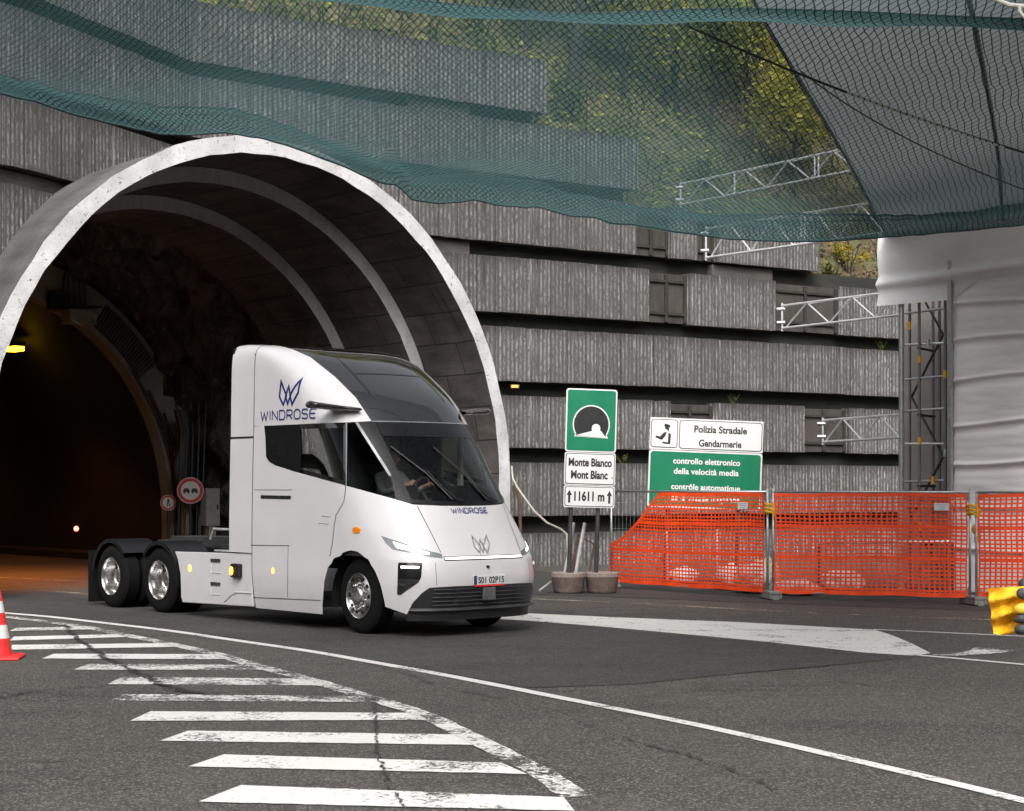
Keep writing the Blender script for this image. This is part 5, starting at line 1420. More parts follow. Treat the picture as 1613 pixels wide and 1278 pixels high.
# window band
bp = SV['bpil']
for f, side in ((lambda P: P, 0), (mir, 1)):
    sillA = [p for p in SV['sill'] if p[0] < .165]
    back = SV['wtop'][:13] + bp[:1] + bp[1:] + sillA[::-1]
    wt = [p for p in SV['wtop'] if p[0] < .384]
    sg = SV['sglass']
    # opaque black field behind the sliding pane, the pane itself, the pillars
    c0 = (-.17, None)
    blackA = [(-.544, 7.992)] + [p for p in wt if p[0] < -.10] + [(-.090, 7.99), (-.088, 7.843), (-.195, 6.86)] + [p for p in SV['sill'] if p[0] < -.20][::-1]
    patch('window_surround', f(blackA), M['border_black'], TK)
    patch('side_window', f(sg), M['side_glass'], TK, -.004)
    # frame strips round the pane
    ring_in = sg; 
    top_ = [(-.088, 7.843), (-.090, 7.99)] + [p for p in wt if p[0] > -.08] + [(.384, 8.005), (.333, 7.843)] + [q for q in sg[:8]][::-1][1:]
    patch('window_frame', f(top_), M['gloss_black'], TK)
    bot_ = [(-.195, 6.86)] + sg[17:][::-1] + [(.161, 6.612), (.171, 6.497)] + [p for p in SV['sill'] if -.23 < p[0] < .15][::-1]
    patch('window_frame', f(bot_), M['gloss_black'], TK)
    patch('door_pillar', f([(.333, 7.843)] + [q for q in sg[8:17]] + [(.171, 6.497)] + bp[:-1][::-1]), M['gloss_black'], TK)
    patch('quarter_window', f([(.393, 8.0)] + [(.472, 8.013)] + SV['apil'][1:] + [(.548, 6.60), (.525, 6.23)] + [p for p in SV['sill'] if .19 < p[0] < .52][::-1] + [(.180, 6.497)] + bp[1:-1][::-1]), M['side_glass'], TK, -.004)
    skin_line(f(dens(bp, 2)), .02, .006).build('window_joint', M['lens_grey'], TK)
    skin_line(f(dens(SV['apil'], 2)), .035, .006).build('pillar_trim', M['lens_grey'], TK)
    patch('windscreen_pillar', f([(.480, 8.012), (.608, 8.046), (.637, 7.984)] + SV['wsl'][1:] + [(.594, 6.106), (.551, 6.156), (.532, 6.23), (.553, 6.62)] + [(s + .006, v) for s, v in SV['apil'][1:]][::-1]), M['border_black'], TK)
ws = [(.637, 7.984)] + SV['wsl'][1:] + [(.75, 6.03), (.87, 6.01), (1.0, 6.0), (1.0, 8.03), (.8, 8.03), (.64, 8.04)]
wso = patch('windscreen', full([(1.0, 8.03), (.8, 8.03), (.65, 8.03)] + SV['wsl'] + [(.75, 6.05), (.87, 6.03), (1.0, 6.02)]), M['cab_glass'], TK, -.004)
# black borders printed on the windscreen
brd = [(1.0, 7.62), (.8, 7.62), (.64, 7.62), (.64, 8.03), (.8, 8.03), (1.0, 8.03)]
for f in (lambda P: P, mir):
    patch('screen_border', f(brd), M['border_black'], wso, .002)
    patch('screen_border', f([(1.0, 6.02), (1.0, 6.13), (.87, 6.14), (.75, 6.16), (.645, 6.2), (.644, 6.09), (.75, 6.05), (.87, 6.03)]), M['border_black'], wso, .002)
# inner lining, floor, bulkhead
for q in (upper, roofP): 
    for f in (lambda P: P, mir): patch('cab_lining', f(q), M['interior'], TK, -.05, .08, .5)
low_in = [(seam_s(v), v) for v in np.linspace(4, 7.98, 12)] + [(s, v - .05) for s, v in SV['sill'][1:]] + [(1.0, 5.9), (1.0, 4)]
for f in (lambda P: P, mir): patch('cab_lining', f(low_in), M['interior'], TK, -.05, .08, .5)
mb = MB(); mb.box((-1.4, 0, 1.13), (2.7, 2.2, .06)); mb.box((-2.52, 0, 2.5), (.05, 2.34, 2.7)); mb.build('cab_floor', M['interior'], TK)
mb = MB(); mb.box((XR + .02, 0, 2.45), (.03, 2.36, 2.95)); mb.build('rear_wall', M['black'], TK)
mb = MB(); mb.prism([(.62, 1.2), (.55, 1.62), (.1, 1.66), (-.1, 1.5), (-.1, 1.2)], Vector((0, .8, 0)), Vector((1, 0, 0)), Vector((0, 0, 1)), 1.6); mb.build('dashboard', M['interior'], TK, bevel=.03)
mb = MB(); mb.box((.02, -.42, 1.84), (.03, .34, .22)); mb.box((.02, .42, 1.84), (.03, .34, .22)); mb.build('display', M['gloss_black'], TK)
mb = MB()
mb.tube([(-.20 + .07 * math.sin(a), .2 * math.cos(a), 1.86 + .2 * math.sin(a)) for a in np.linspace(0, 6.283, 28)], .016, 8); mb.tube([(-.2, 0, 1.86), (.1, 0, 1.55)], .03, 8); mb.tube([(-.2, -.19, 1.86), (-.18, 0, 1.85), (-.2, .19, 1.86)], .015, 6)
mb.build('steering_wheel', M['black'], TK)
mb = MB(); mb.box((-.86, 0, 1.50), (.52, .52, .16)); mb.box((-1.14, 0, 1.98), (.15, .50, .86), Matrix.Rotation(R(-6), 4, 'Y')); mb.box((-1.26, 0, 2.50), (.12, .28, .2)); mb.box((-.86, 0, 1.29), (.3, .3, .26)); mb.build('seat', M['seat'], TK, bevel=.05)
for x, y, z0, z1, w in ((-1.23, 1.14, 1.95, 2.74, .10), (-.60, 1.0, 1.80, 2.72, .09), (-1.23, -1.14, 1.95, 2.74, .05)):
    mb = MB(); mb.box((x, y, (z0 + z1) / 2), (w, .05, z1 - z0)); mb.build('pillar_lining', M['interior_pale'], TK, bevel=.01)
mb = MB(); mb.tube([(-1.2, 1.14, 2.02), (-.62, 1.04, 1.86)], .035, 8); mb.build('sill_lining', M['interior_pale'], TK)
mb = MB(); mb.box((-.28, 0, 2.64), (.18, .20, .10)); mb.box((-.20, -.5, 2.70), (.12, .25, .025)); mb.box((-.20, .45, 2.70), (.12, .25, .025)); mb.build('overhead_console', M['black'], TK)
# wipers
for y0, y1 in ((-.05, -.62), (.55, -.02)):
    mb = MB()
    def fr(y, v, o=.03):
        lo, hi = .3, 1.7
        for _ in range(40):
            m = (lo + hi) / 2
            if skin(m, v).y < y: lo = m
            else: hi = m
        return skin(lo, v) + skin_n(lo, v) * o
    mb.tube([fr(y0, 6.10), fr(y0 - .12, 6.17), fr(y0 - .26, 6.45), fr((y0 + y1) / 2 - .08, 6.8)], .014, 6)
    mb.tube([fr(y1 - .10, 7.35, .02), fr((y0 + y1) / 2 - .10, 6.75, .02), fr(y0 - .18, 6.16, .02)], .011, 6)
    mb.build('wiper', M['black'], TK)
# seams
for f in (lambda P: P, mir):
    for nm, w in (('hoodseam', .010), ('fseam', .006), ('doorseam', .012), ('hatchtop', .008), ('hatchbot', .010), ('hatchv', .008), ('sillseam', .010)):
        skin_line(f(dens(SV[nm], 2)), w, .003).build('panel_joint', M['gap'], TK)
    skin_line(f([(seam_s(v, -2.495), v) for v in np.linspace(.05, 14.8, 60)]), .016, .002).build('panel_joint', M['gap'], TK)
    skin_line(f(dens([(s, vg + .01) for s in (-.99, -.9, -.8, -.69)], 3)), .03, -.01).build('panel_joint', M['gap'], TK)
    skin_line(f(dens(SV['handle'], 2)), .05, .004).build('door_handle', M['gloss_black'], TK)
    skin_line(f(dens([(-.10, 5.62), (-.06, 5.60), (-.02, 5.58)], 3)), .006, .003).build('panel_joint', M['gap'], TK)
    skin_line(f([(-.14, 5.30), (-.10, 5.29), (-.05, 5.27)]), .006, .003).build('panel_joint', M['gap'], TK)
    # lamps and inlets of the front corner
    hl = patch('headlight', f(SV['headlight']), M['lens_grey'], TK, .004, .02, .08)
    patch('headlight_beam', f(SV['lens']), M['led'], hl, .008, .02, .05)
    vt = patch('air_inlet', f(SV['vent']), M['gloss_black'], TK, .004, .02, .1)
    patch('fog_lamp', f(SV['vled']), M['led'], vt, .010, .02, .05)
    mb = MB(); c = skin(f([(.114, 5.049)])[0][0], 5.049); nn = skin_n(f([(.114, 5.049)])[0][0], 5.049)
    mb.add([c + nn * .012 + Vector((a * .075, 0, b * .042)) for a, b in ((-.9, .6), (.2, 1), (1, .5), (.9, -.7), (-.1, -1), (-1, -.5))] + [c - nn * .01 + Vector((a * .085, 0, b * .05)) for a, b in ((-.9, .6), (.2, 1), (1, .5), (.9, -.7), (-.1, -1), (-1, -.5))],
           [(0, 1, 2, 3, 4, 5)] + [(i, (i + 1) % 6, 6 + (i + 1) % 6, 6 + i) for i in range(6)])
    mb.build('marker_lamp', M['amber_plain'], TK)
    s2_ = f([(-.600, 2.062)])[0]; c = skin(*s2_); mb = MB()
    mb.lathe([(0, -.012), (.022, -.008), (.028, .01)], 16, Matrix.Translation(c + Vector((0, 0, 0))) @ Matrix.Scale(-1 if c.y > 0 else 1, 4, (0, 1, 0)) @ Matrix.Scale(1.7, 4, (0, 0, 1))); mb.build('marker_lamp', M['amber'], TK)
skin_line(dens([(s, 3.74 + .32 * 0) for s in np.linspace(.782, 1.218, 30)], 2), .062, .003).build('light_bar_frame', M['gloss_black'], TK)
skin_line(dens([(s, 3.74) for s in np.linspace(.79, 1.21, 30)], 2), .034, .007).build('light_bar', M['led'], TK)
# bumper with grille
bt = SV['bumptop']
bump = bt + [(.43, .0), (1.0, .0)]
for f in (lambda P: P, mir): patch('bumper', f(bump), M['grille'], TK, .004)
def fr2(y, z, o):
    v_lo, v_hi = 0.0, 8.0
    for _ in range(30):
        m = (v_lo + v_hi) / 2
        if outline(m)[0] < z: v_lo = m
        else: v_hi = m
    lo, hi = 0.0, 2.0
    for _ in range(36):
        m = (lo + hi) / 2
        if skin(m, v_lo).y < y: lo = m
        else: hi = m
    return skin(lo, v_lo) + skin_n(lo, v_lo) * o
def front_band(ys, z, w, o, d=.02):
    mb = MB()
    mb.tube([fr2(y, z, o) for y in ys], w, 6); return mb
for z in (.42, .47, .52, .57, .62): front_band(np.linspace(-.82, .82, 24), z, .009, .012).build('grille_bar', M['dark_steel'], TK)
for y in (-.52, .52, -.48, .48):
    mb = MB(); mb.tube([fr2(y, .41, .014), fr2(y, .63, .014)], .008, 6); mb.build('grille_bar', M['dark_steel'], TK)
mb = MB(); mb.grid(lambda u, v: fr2(-1.03 + 2.06 * u, .335 + .05 * v, .01 + .035 * math.sin(v * math.pi)), 36, 5); mb.build('bumper_lip', M['dark_steel'], TK, smooth=True)
mb = MB(); mb.box((fr2(0, .54, 0).x + .035, 0, .545), (.05, .20, .17)); mb.build('radar_cover', simple('radar_grey', (.09, .09, .095), .35), TK, bevel=.012)
# number plate
mb = MB(); mb.box((fr2(0, .73, 0).x + .022, 0, .728), (.02, .54, .125)); pl = mb.build('number_plate', M['white_panel'], TK, bevel=.004)
xf = fr2(0, .73, 0).x + .0335
mb = MB(); mb.box((xf, -.243, .728), (.003, .05, .115)); mb.build('plate_band', simple('plate_blue', (.02, .03, .12), .5), pl)
def front_text(name, s, w, h, z, mat, parent, bold, x):
    o = text_mesh(name, s, w, mat, parent, (0, 0, 0), bold, h)
    for vv in o.data.vertices:
        y, zz = vv.co.x, vv.co.z
        vv.co = (x, y, z + zz)
    return o
t_ = front_text('plate_lettering', 'S01 02P15', .44, .08, .688, M['sign_black'], pl, .03, xf + .0005)
for vv in t_.data.vertices: vv.co.y += .025
mb = MB(); mb.box((xf - .012, 0, .655), (.02, .5, .018)); mb.build('plate_holder', M['cone_red'], pl)
mb = MB(); mb.lathe([(0, -.03), (.016, -.03), (.02, 0)], 12, Matrix.Translation((fr2(0, .90, .0).x - .0, 0, .895)) @ Matrix.Rotation(R(90), 4, 'Z')); mb.build('front_camera', M['black'], TK)

# stroke lettering and the winged emblem
def ribbon2(pts, w):
    P = [Vector(p) for p in pts]; closed = (P[0] - P[-1]).length < 1e-6
    if closed: P = P[:-1]
    n = len(P); out = []
    for i in range(n):
        a = P[i - 1] if (closed or i > 0) else None; b = P[(i + 1) % n] if (closed or i < n - 1) else None
        d1 = (P[i] - a).normalized() if a is not None else None; d2 = (b - P[i]).normalized() if b is not None else None
        if d1 is None: d1 = d2
        if d2 is None: d2 = d1
        n1 = Vector((-d1.y, d1.x)); n2 = Vector((-d2.y, d2.x)); m = (n1 + n2)
        m = m.normalized() if m.length > 1e-4 else n1
        k = min(2.2, 1 / max(.3, m.dot(n1)))
        out.append((P[i] - m * w / 2 * k, P[i] + m * w / 2 * k))
    return out, closed
GL = {'W': (1.25, [[(0, 1), (.26, 0), (.5, .8), (.74, 0), (1, 1)]]), 'I': (.12, [[(.5, 0), (.5, 1)]]), 'N': (.9, [[(0, 0), (0, 1), (1, 0), (1, 1)]]),
      'D': (.95, [[(0, 0), (0, 1), (.72, 1), (1, .78), (1, .22), (.72, 0), (0, 0)]]), 'R': (.9, [[(0, 0), (0, 1), (.75, 1), (1, .86), (1, .58), (.75, .44), (.06, .44)], [(.5, .42), (1, 0)]]),
      'O': (1.0, [[(.25, 0), (0, .22), (0, .78), (.25, 1), (.75, 1), (1, .78), (1, .22), (.75, 0), (.25, 0)]]),
      'S': (.9, [[(1, .88), (.82, 1), (.18, 1), (0, .86), (0, .64), (.18, .52), (.82, .48), (1, .36), (1, .14), (.82, 0), (.18, 0), (0, .12)]]), 'E': (.85, [[(1, 1), (.22, 1), (0, .84), (0, .16), (.22, 0), (1, 0)], [(.06, .5), (.9, .5)]])}
def strokes_word(word, W, H):
    adv = [GL[c][0] for c in word]; gap = .34; tot = sum(adv) + gap * (len(word) - 1); k = W / tot; x = -W / 2; out = []
    for c, a in zip(word, adv):
        for st in GL[c][1]: out.append([(x + p[0] * a * k, p[1] * H) for p in st])
        x += (a + gap) * k
    return out
EMB = [[(430, 262), (415, 430), (455, 525), (486, 425), (430, 262)], [(603, 255), (600, 400), (543, 525), (522, 425), (603, 255)], [(508, 325), (478, 430), (499, 515), (528, 430), (508, 325)]]
def emblem(W, H): return [[((x - 509) / 188 * W, (525 - y) / 268 * H) for x, y in st] for st in EMB]
def side_xz(x, z, o):
    v_lo, v_hi = 0.0, 15.0
    for _ in range(34):
        m = (v_lo + v_hi) / 2
        if outline(m)[0] < z: v_lo = m
        else: v_hi = m
    s = seam_s(v_lo, x); return skin(s, v_lo) + skin_n(s, v_lo) * o
def decal(name, strokes, w, mp, mat, parent, off=.004, seg=.03):
    mb = MB()
    for k, st in enumerate(strokes):
        q = []
        for a, b in zip(st[:-1], st[1:]):
            n = max(1, int(math.hypot(b[0] - a[0], b[1] - a[1]) / seg)); q += [(a[0] + (b[0] - a[0]) * i / n, a[1] + (b[1] - a[1]) * i / n) for i in range(n)]
        q.append(st[-1])
        R2, cl = ribbon2(q, w)
        vs = []
        for lo, hi in R2: vs += [mp(lo.x, lo.y, off + .0005 * k), mp(hi.x, hi.y, off + .0005 * k)]
        m = len(R2)
        mb.add(vs, [(2 * i, 2 * i + 1, 2 * ((i + 1) % m) + 1, 2 * ((i + 1) % m)) for i in range(m if cl else m - 1)])
    return mb.build(name, mat, parent)
decal('wordmark', strokes_word('WINDROSE', 1.33, .125), .020, lambda a, b, o: side_xz(-1.65 + a, 2.862 + b, o), M['navy'], TK)
decal('emblem', emblem(.46, .335), .036, lambda a, b, o: side_xz(-1.62 + a, 3.063 + b, o), M['navy'], TK)
decal('wordmark', [[(-x, y) for x, y in st] for st in strokes_word('WINDROSE', 1.33, .125)], .020, lambda a, b, o: (lambda q: Vector((q.x, -q.y, q.z)))(side_xz(-1.65 + a, 2.862 + b, o)), M['navy'], TK)
decal('emblem', emblem(.46, .335), .036, lambda a, b, o: (lambda q: Vector((q.x, -q.y, q.z)))(side_xz(-1.62 + a, 3.063 + b, o)), M['navy'], TK)
decal('wordmark', strokes_word('WINDROSE', .60, .065), .013, lambda a, b, o: fr2(a, 1.585 + b, o), M['navy'], TK)
decal('emblem', emblem(.27, .22), .016, lambda a, b, o: fr2(a, 1.075 + b, o), M['chrome_badge'], TK, .008)

# camera mirror arms
for sg in (-1, 1):
    mb = MB(); c = Vector((-.52, sg * .93, 2.965))
    n = 14
    def arm(u, v):
        t = v; y = sg * (.90 + .62 * t); a = u * 6.28319
        wx = .17 * (1 - t * .35) * (1.25 if t < .25 else 1); wz = .036 + .012 * t
        zz = 2.965 + .055 * t + (-.02 if t < .22 else 0) * math.sin(a) * 0
        return Vector((-.56 + wx * math.cos(a) - .10 * t, y, zz + wz * math.sin(a)))
    mb.grid(arm, 18, n); e = [arm(k / 18, 1) for k in range(18)]; mb.add(e, [tuple(range(18))])
    mb.build('mirror_camera', M['gloss_black'], TK, smooth=True, merge=True)

# chassis
mb = MB()
for y in (-.42, .42): mb.box((-4.9, y, .86), (5.6, .09, .28))
for x in (-3.6, -4.6, -5.95, -7.3): mb.box((x, 0, .86), (.14, .76, .22))
mb.build('chassis_frame', M['black'], TK)
mb = MB(); mb.box((-5.95, 0, 1.03), (1.1, .95, .10)); mb.prism([(-5.5, -.46), (-5.5, .46), (-6.1, .46), (-6.5, .2), (-6.5, -.2), (-6.1, -.46)], Vector((0, 0, 1.082)), Vector((1, 0, 0)), Vector((0, 1, 0)), .05); mb.build('fifth_wheel', M['dark_steel'], TK)
mb = MB(); mb.box((-3.6, 0, 1.04), (.9, 1.6, .06)); mb.tube([(-4.1, -.5, 1.12), (-3.15, -.5, 1.14)], .03, 8); mb.build('deck', M['dark_steel'], TK)
mb = MB(); mb.tube([(-4.85, -.5, 1.12), (-4.75, -.5, 1.28), (-3.15, -.5, 1.28)], .022, 8); mb.tube([(-4.4, .4, 1.1), (-4.3, .4, 1.32), (-3.15, .4, 1.32)], .022, 8); mb.build('deck_rail', M['alu'], TK)
mb = MB()
for k in range(4): mb.tube([(-3.12, -.2 + .12 * k, 1.9), (-3.35, -.2 + .12 * k, 1.5), (-3.5, -.2 + .12 * k, 1.25), (-4.3, -.2 + .1 * k, 1.15)], .018, 6)
mb.build('air_hose', M['black'], TK)
for sg in (-1, 1):
    Q = [(-2.52, .235), (-4.44, .20), (-4.48, .28), (-4.50, .62), (-4.58, .84), (-4.66, .955), (-2.52, .985)]
    mb = MB(); mb.prism(Q if sg < 0 else Q[::-1], Vector((0, sg * 1.235 - (0 if sg < 0 else 0), 0)), Vector((1, 0, 0)), Vector((0, 0, 1)), -.05 if sg < 0 else .05)
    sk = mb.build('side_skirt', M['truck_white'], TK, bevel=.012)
    for z0, z1 in ((.68, .86), (.36, .52)):
        mb = MB(); x0, x1 = -3.62, -3.36
        mb.box(((x0 + x1) / 2, sg * 1.243, z1), (x1 - x0, .012, .045)); mb.build('step_recess', M['gap'], sk)
        mb = MB()
        mb.tube([(x0, sg * 1.238, z1 - .03), (x0, sg * 1.238, z0), (x1, sg * 1.238, z0)], .006, 6); mb.build('step_edge', M['truck_white'], sk)
    mb = MB(); mb.tube([(-3.25, sg * 1.238, .27), (-3.1, sg * 1.238, .36), (-2.95, sg * 1.238, .42), (-2.52, sg * 1.238, .43)], .012, 8); mb.build('skirt_crease', M['truck_white'], sk)
    mb = MB(); mb.box((-2.88, sg * 1.27, .735), (.22, .08, .20)); lb = mb.build('side_lamp', M['black'], TK, bevel=.02)
    mb = MB(); mb.lathe([(0, -.02), (.035, -.016), (.045, .0)], 16, Matrix.Translation((-2.945, sg * 1.31, .73)) @ Matrix.Scale(-sg if sg > 0 else 1, 4, (0, 1, 0)) @ Matrix.Scale(1.4, 4, (0, 0, 1))); mb.build('lens', M['amber'], lb)
    mb = MB(); mb.lathe([(0, -.012), (.03, -.01), (.036, .0)], 14, Matrix.Translation((-4.22, sg * 1.237, .72)) @ Matrix.Scale(-1 if sg > 0 else 1, 4, (0, 1, 0)) @ Matrix.Scale(1.5, 4, (0, 0, 1))); mb.build('marker_lamp', M['amber'], TK)
    mb = MB(); mb.box((-3.95 + .62, sg * 1.12, 1.0), (.62, .10, .022)); 
    mb.build('walkway_edge', M['alu'], TK)
    # fenders over the two rear wheels
    for xc in (-5.2, -6.72):
        mb = MB(); r = .60
        a0, a1 = (-.12, 2.45) if xc > -6 else (.70, 3.0)
        mb.grid(lambda u, v: (xc + r * math.cos(a0 + (a1 - a0) * u), sg * (.58 + .64 * v), .50 + r * math.sin(a0 + (a1 - a0) * u) * 1.0), 24, 6)
        k0 = len(mb.f)
        mb.grid(lambda u, v: (xc + (r - .06 * v) * math.cos(a0 + (a1 - a0) * u), sg * 1.222, .50 + (r - .06 * v) * math.sin(a0 + (a1 - a0) * u)), 24, 1)
        mb.build('fender', simple('fender_black', (.007, .007, .008), .45, Specular_IOR_Level=.3), TK, smooth='angle', merge=True)
    mb = MB(); mb.box((-7.42, sg * .92, .48), (.02, .62, .84)); mb.build('mudflap', M['rubber'], TK)
mb = MB(); mb.box((-7.52, 0, .80), (.12, 2.3, .16)); mb.build('rear_bar', M['black'], TK)
mb = MB()
for sg in (-1, 1):      # dark wheel housing behind the front arch
    mb.grid(lambda u, v: (-.10 + .66 * math.cos(math.pi * (1.06 - 1.12 * u)), sg * (1.10 - .45 * v), .44 + .66 * math.sin(math.pi * (1.06 - 1.12 * u))), 24, 4)
    mb.box((-.08, sg * .62, .72), (1.5, .03, .9))
mb.build('wheel_housing', M['black'], TK, smooth='angle')
mb = MB(); mb.box((.25, 0, .34), (1.3, 1.5, .06)); mb.box((-1.7, 0, .36), (1.6, 2.3, .10)); mb.build('undertray', M['black'], TK)
mb = MB(); mb.tube([(0, -.9, .5), (0, .9, .5)], .09, 10)
for x in (-5.2, -6.72): mb.tube([(x, -1.0, .5), (x, 1.0, .5)], .12, 10)
mb.build('axle', M['black'], TK)

# wheels
def wheel(x, sg, kind, steer=0.0):
    w = bpy.data.objects.new('wheel', None); col.objects.link(w); w.parent = TK
    w.location = (x, sg * (1.13 if kind == 'front' else 1.20), .5); w.rotation_euler = (0, 0, (0 if sg < 0 else math.pi) + steer)
    mb = MB(); 
    def tyre(y0, wd):
        p = [(.30, y0 + .01), (.36, y0 - .004), (.43, y0 + .0), (.478, y0 + .02), (.496, y0 + .05)]
        g = []
        for k in range(5):
            a = y0 + .05 + (wd - .1) * k / 5; b = a + (wd - .1) / 5
            g += [(.5, a + .004), (.5, b - .008), (.488, b - .006), (.488, b)]
        q = [(.496, y0 + wd - .05), (.478, y0 + wd - .02), (.43, y0 + wd), (.36, y0 + wd + .004), (.30, y0 + wd - .01)]
        mb.lathe(p + g + q, 56)
    tyre(0.0, .29)
    if kind == 'dual': tyre(.33, .28)
    mb.build('tyre', M['rubber'], w, smooth='angle')
    mb = MB()
    if kind == 'front': mb.lathe([(.302, .012), (.305, -.004), (.295, -.010), (.285, .012), (.275, .05), (.262, .062), (.245, .035), (.205, .012), (.165, .006), (.135, .004), (.128, -.03), (.118, -.045), (.10, -.052), (0, -.055)], 56)
    else: mb.lathe([(.302, .012), (.305, -.004), (.296, -.010), (.288, .008), (.278, .05), (.272, .10), (.262, .16), (.258, .19), (.235, .20), (.165, .205), (.13, .206), (.125, .14), (.11, .11), (.09, .10), (0, .098)], 56)
    for k in range(10):
        a = 6.28319 * (k + .5) / 10; mb.lathe([(0, -.035), (.012, -.034), (.015, -.02), (.016, .004)], 10, Matrix.Translation((.165 * math.cos(a), .004 if kind == 'front' else .204, .165 * math.sin(a))))
    rim = mb.build('rim', M['chrome'], w, smooth='angle')
    mb = MB(); yy = .0105 if kind == 'front' else .2015; rr_ = .225 if kind == 'front' else .212
    for k in range(10):
        a = 6.28319 * k / 10; mb.lathe([(0, -.010), (.026, -.010), (.028, .002)], 14, Matrix.Translation((rr_ * math.cos(a), yy + (.008 if kind == 'front' else 0), rr_ * math.sin(a))))
    mb.build('hand_hole', M['black'], rim)
for sg in (-1, 1):
    wheel(-.11, sg, 'front', R(-4)); wheel(-5.2, sg, 'dual'); wheel(-6.72, sg, 'dual')

# ------------------------------------------------------------------ people
def skinned(name, joints, edges, radii, parent, mats, face_mat, root=0, sub=2):
    """one continuous body grown over a skeleton"""
    me = bpy.data.meshes.new(name); me.from_pydata([tuple(j) for j in joints], edges, [])
    o = bpy.data.objects.new(name, me); col.objects.link(o)
    sk = o.modifiers.new('skin', 'SKIN'); sk.use_smooth_shade = True
    for i, r in enumerate(radii):
        d = me.skin_vertices[0].data[i]; d.radius = (r, r) if not isinstance(r, tuple) else r; d.use_root = (i == root)
    sb = o.modifiers.new('sub', 'SUBSURF'); sb.levels = sub; sb.render_levels = sub
    dg = bpy.context.evaluated_depsgraph_get()
    m2 = bpy.data.meshes.new_from_object(o.evaluated_get(dg)); bpy.data.objects.remove(o)
    m2.name = name; m2.materials.clear()
    for m in mats: m2.materials.append(m)
    J = [Vector(j) for j in joints]
    for p in m2.polygons:
        c = p.center; best = None
        for ei, (a, b) in enumerate(edges):
            d = J[b] - J[a]; t = max(0, min(1, (c - J[a]).dot(d) / max(1e-9, d.length_squared)))
            q = (c - J[a] - d * t).length
            if best is None or q < best[0]: best = (q, ei)
        p.material_index = face_mat(best[1], c); p.use_smooth = True
    o = bpy.data.objects.new(name, m2); col.objects.link(o); o.parent = parent
    return o
def head(parent, c, mats, yaw=0.0, hair=None, scale=1.0):
    """face features set on the head at c, looking along +x turned by yaw"""
    Mx = Matrix.Translation(c) @ Matrix.Rotation(yaw, 4, 'Z') @ Matrix.Scale(scale, 4)
    mb = MB()
    def H(u, v):
        a = u * 6.28319; b = v * math.pi; d = Vector((math.sin(b) * math.cos(a), math.sin(b) * math.sin(a), math.cos(b)))
        x = d.x * (.098 if d.x > 0 else .102); y = d.y * .076; z = d.z * .118
        if z < 0: y *= 1 - .28 * (-z / .118); x *= 1 - .10 * (-z / .118)
        x += .022 * math.exp(-((y / .014) ** 2) - (((z + .012) / .028) ** 2)) if x > 0 else 0
        x -= .010 * math.exp(-(((abs(y) - .032) / .014) ** 2) - (((z - .012) / .012) ** 2)) if x > 0 else 0
        x += .006 * math.exp(-((y / .028) ** 2) - (((z + .058) / .012) ** 2)) if x > 0 else 0
        return Mx @ Vector((x, y, z))
    mb.grid(H, 40, 28)
    for sg in (-1, 1): mb.lathe([(0, -.006), (.02, -.004), (.026, .004), (.016, .010), (0, .010)], 14, Mx @ Matrix.Translation((-.008, sg * .077, -.004)) @ Matrix.Scale(1.35, 4, (0, 0, 1)))
    h = mb.build('head', mats[0], parent, smooth=True, merge=True)
    mb = MB()
    for sg in (-1, 1): mb.lathe([(0, -.004), (.009, -.003), (.011, .004)], 12, Mx @ Matrix.Translation((.083, sg * .032, .012)) @ Matrix.Rotation(R(-90), 4, 'Z').inverted())
    mb.build('eye', M['black'], h)
    mb = MB(); mb.tube([Mx @ Vector((.092, y, -.060)) for y in (-.024, 0, .024)], .004, 6); mb.build('mouth', simple('lips', (.32, .13, .11), .5), h)
    if hair:
        mb = MB()
        def HH(u, v):
            a = u * 6.28319; b = v * 1.75; d = Vector((math.sin(b) * math.cos(a), math.sin(b) * math.sin(a), math.cos(b)))
            lim = 1.0 if d.x < .25 else max(0, 1 - (d.x - .25) * 1.1)
            b2 = v * (1.75 * lim + .85 * (1 - lim)); d = Vector((math.sin(b2) * math.cos(a), math.sin(b2) * math.sin(a), math.cos(b2)))
            k = 1.09 + .03 * mnoise.noise(d * 5); return Mx @ Vector((d.x * .101 * k, d.y * .079 * k, d.z * .120 * k))
        mb.grid(HH, 36, 14); mb.build('hair', hair, h, smooth=True)
    return h

# the driver sits in the middle of the cab
drv = thing('person', 'driver in a white shirt sitting behind the windscreen of the truck', 'person', truck.location, truck.rotation_euler.z)
J = [(-.92, 0, 1.64), (-.97, 0, 1.86), (-.95, 0, 2.06), (-.90, 0, 2.16), (-.87, 0, 2.22),
     (-.93, -.20, 2.07), (-.70, -.27, 1.84), (-.40, -.20, 1.93), (-.27, -.17, 1.95), (-.93, .20, 2.07), (-.70, .27, 1.84), (-.40, .20, 1.93), (-.27, .17, 1.95),
     (-.90, -.10, 1.62), (-.46, -.16, 1.62), (-.30, -.16, 1.24), (-.12, -.16, 1.20), (-.90, .10, 1.62), (-.46, .16, 1.62), (-.30, .16, 1.24), (-.12, .16, 1.20)]
E_ = [(0, 1), (1, 2), (2, 3), (3, 4), (2, 5), (5, 6), (6, 7), (7, 8), (2, 9), (9, 10), (10, 11), (11, 12), (0, 13), (13, 14), (14, 15), (15, 16), (0, 17), (17, 18), (18, 19), (19, 20)]
Rr = [.15, .15, .14, .06, .055, .075, .055, .04, .03, .075, .055, .04, .03, .095, .075, .055, .045, .095, .075, .055, .045]
skinned('body', J, E_, Rr, drv, [M['shirt'], M['skin'], M['trouser']], lambda e, c: 1 if e in (3, 7, 11) else (2 if e >= 12 else 0))
head(drv, Vector((-.83, 0, 2.335)), [M['skin']], R(-10), M['hair'])
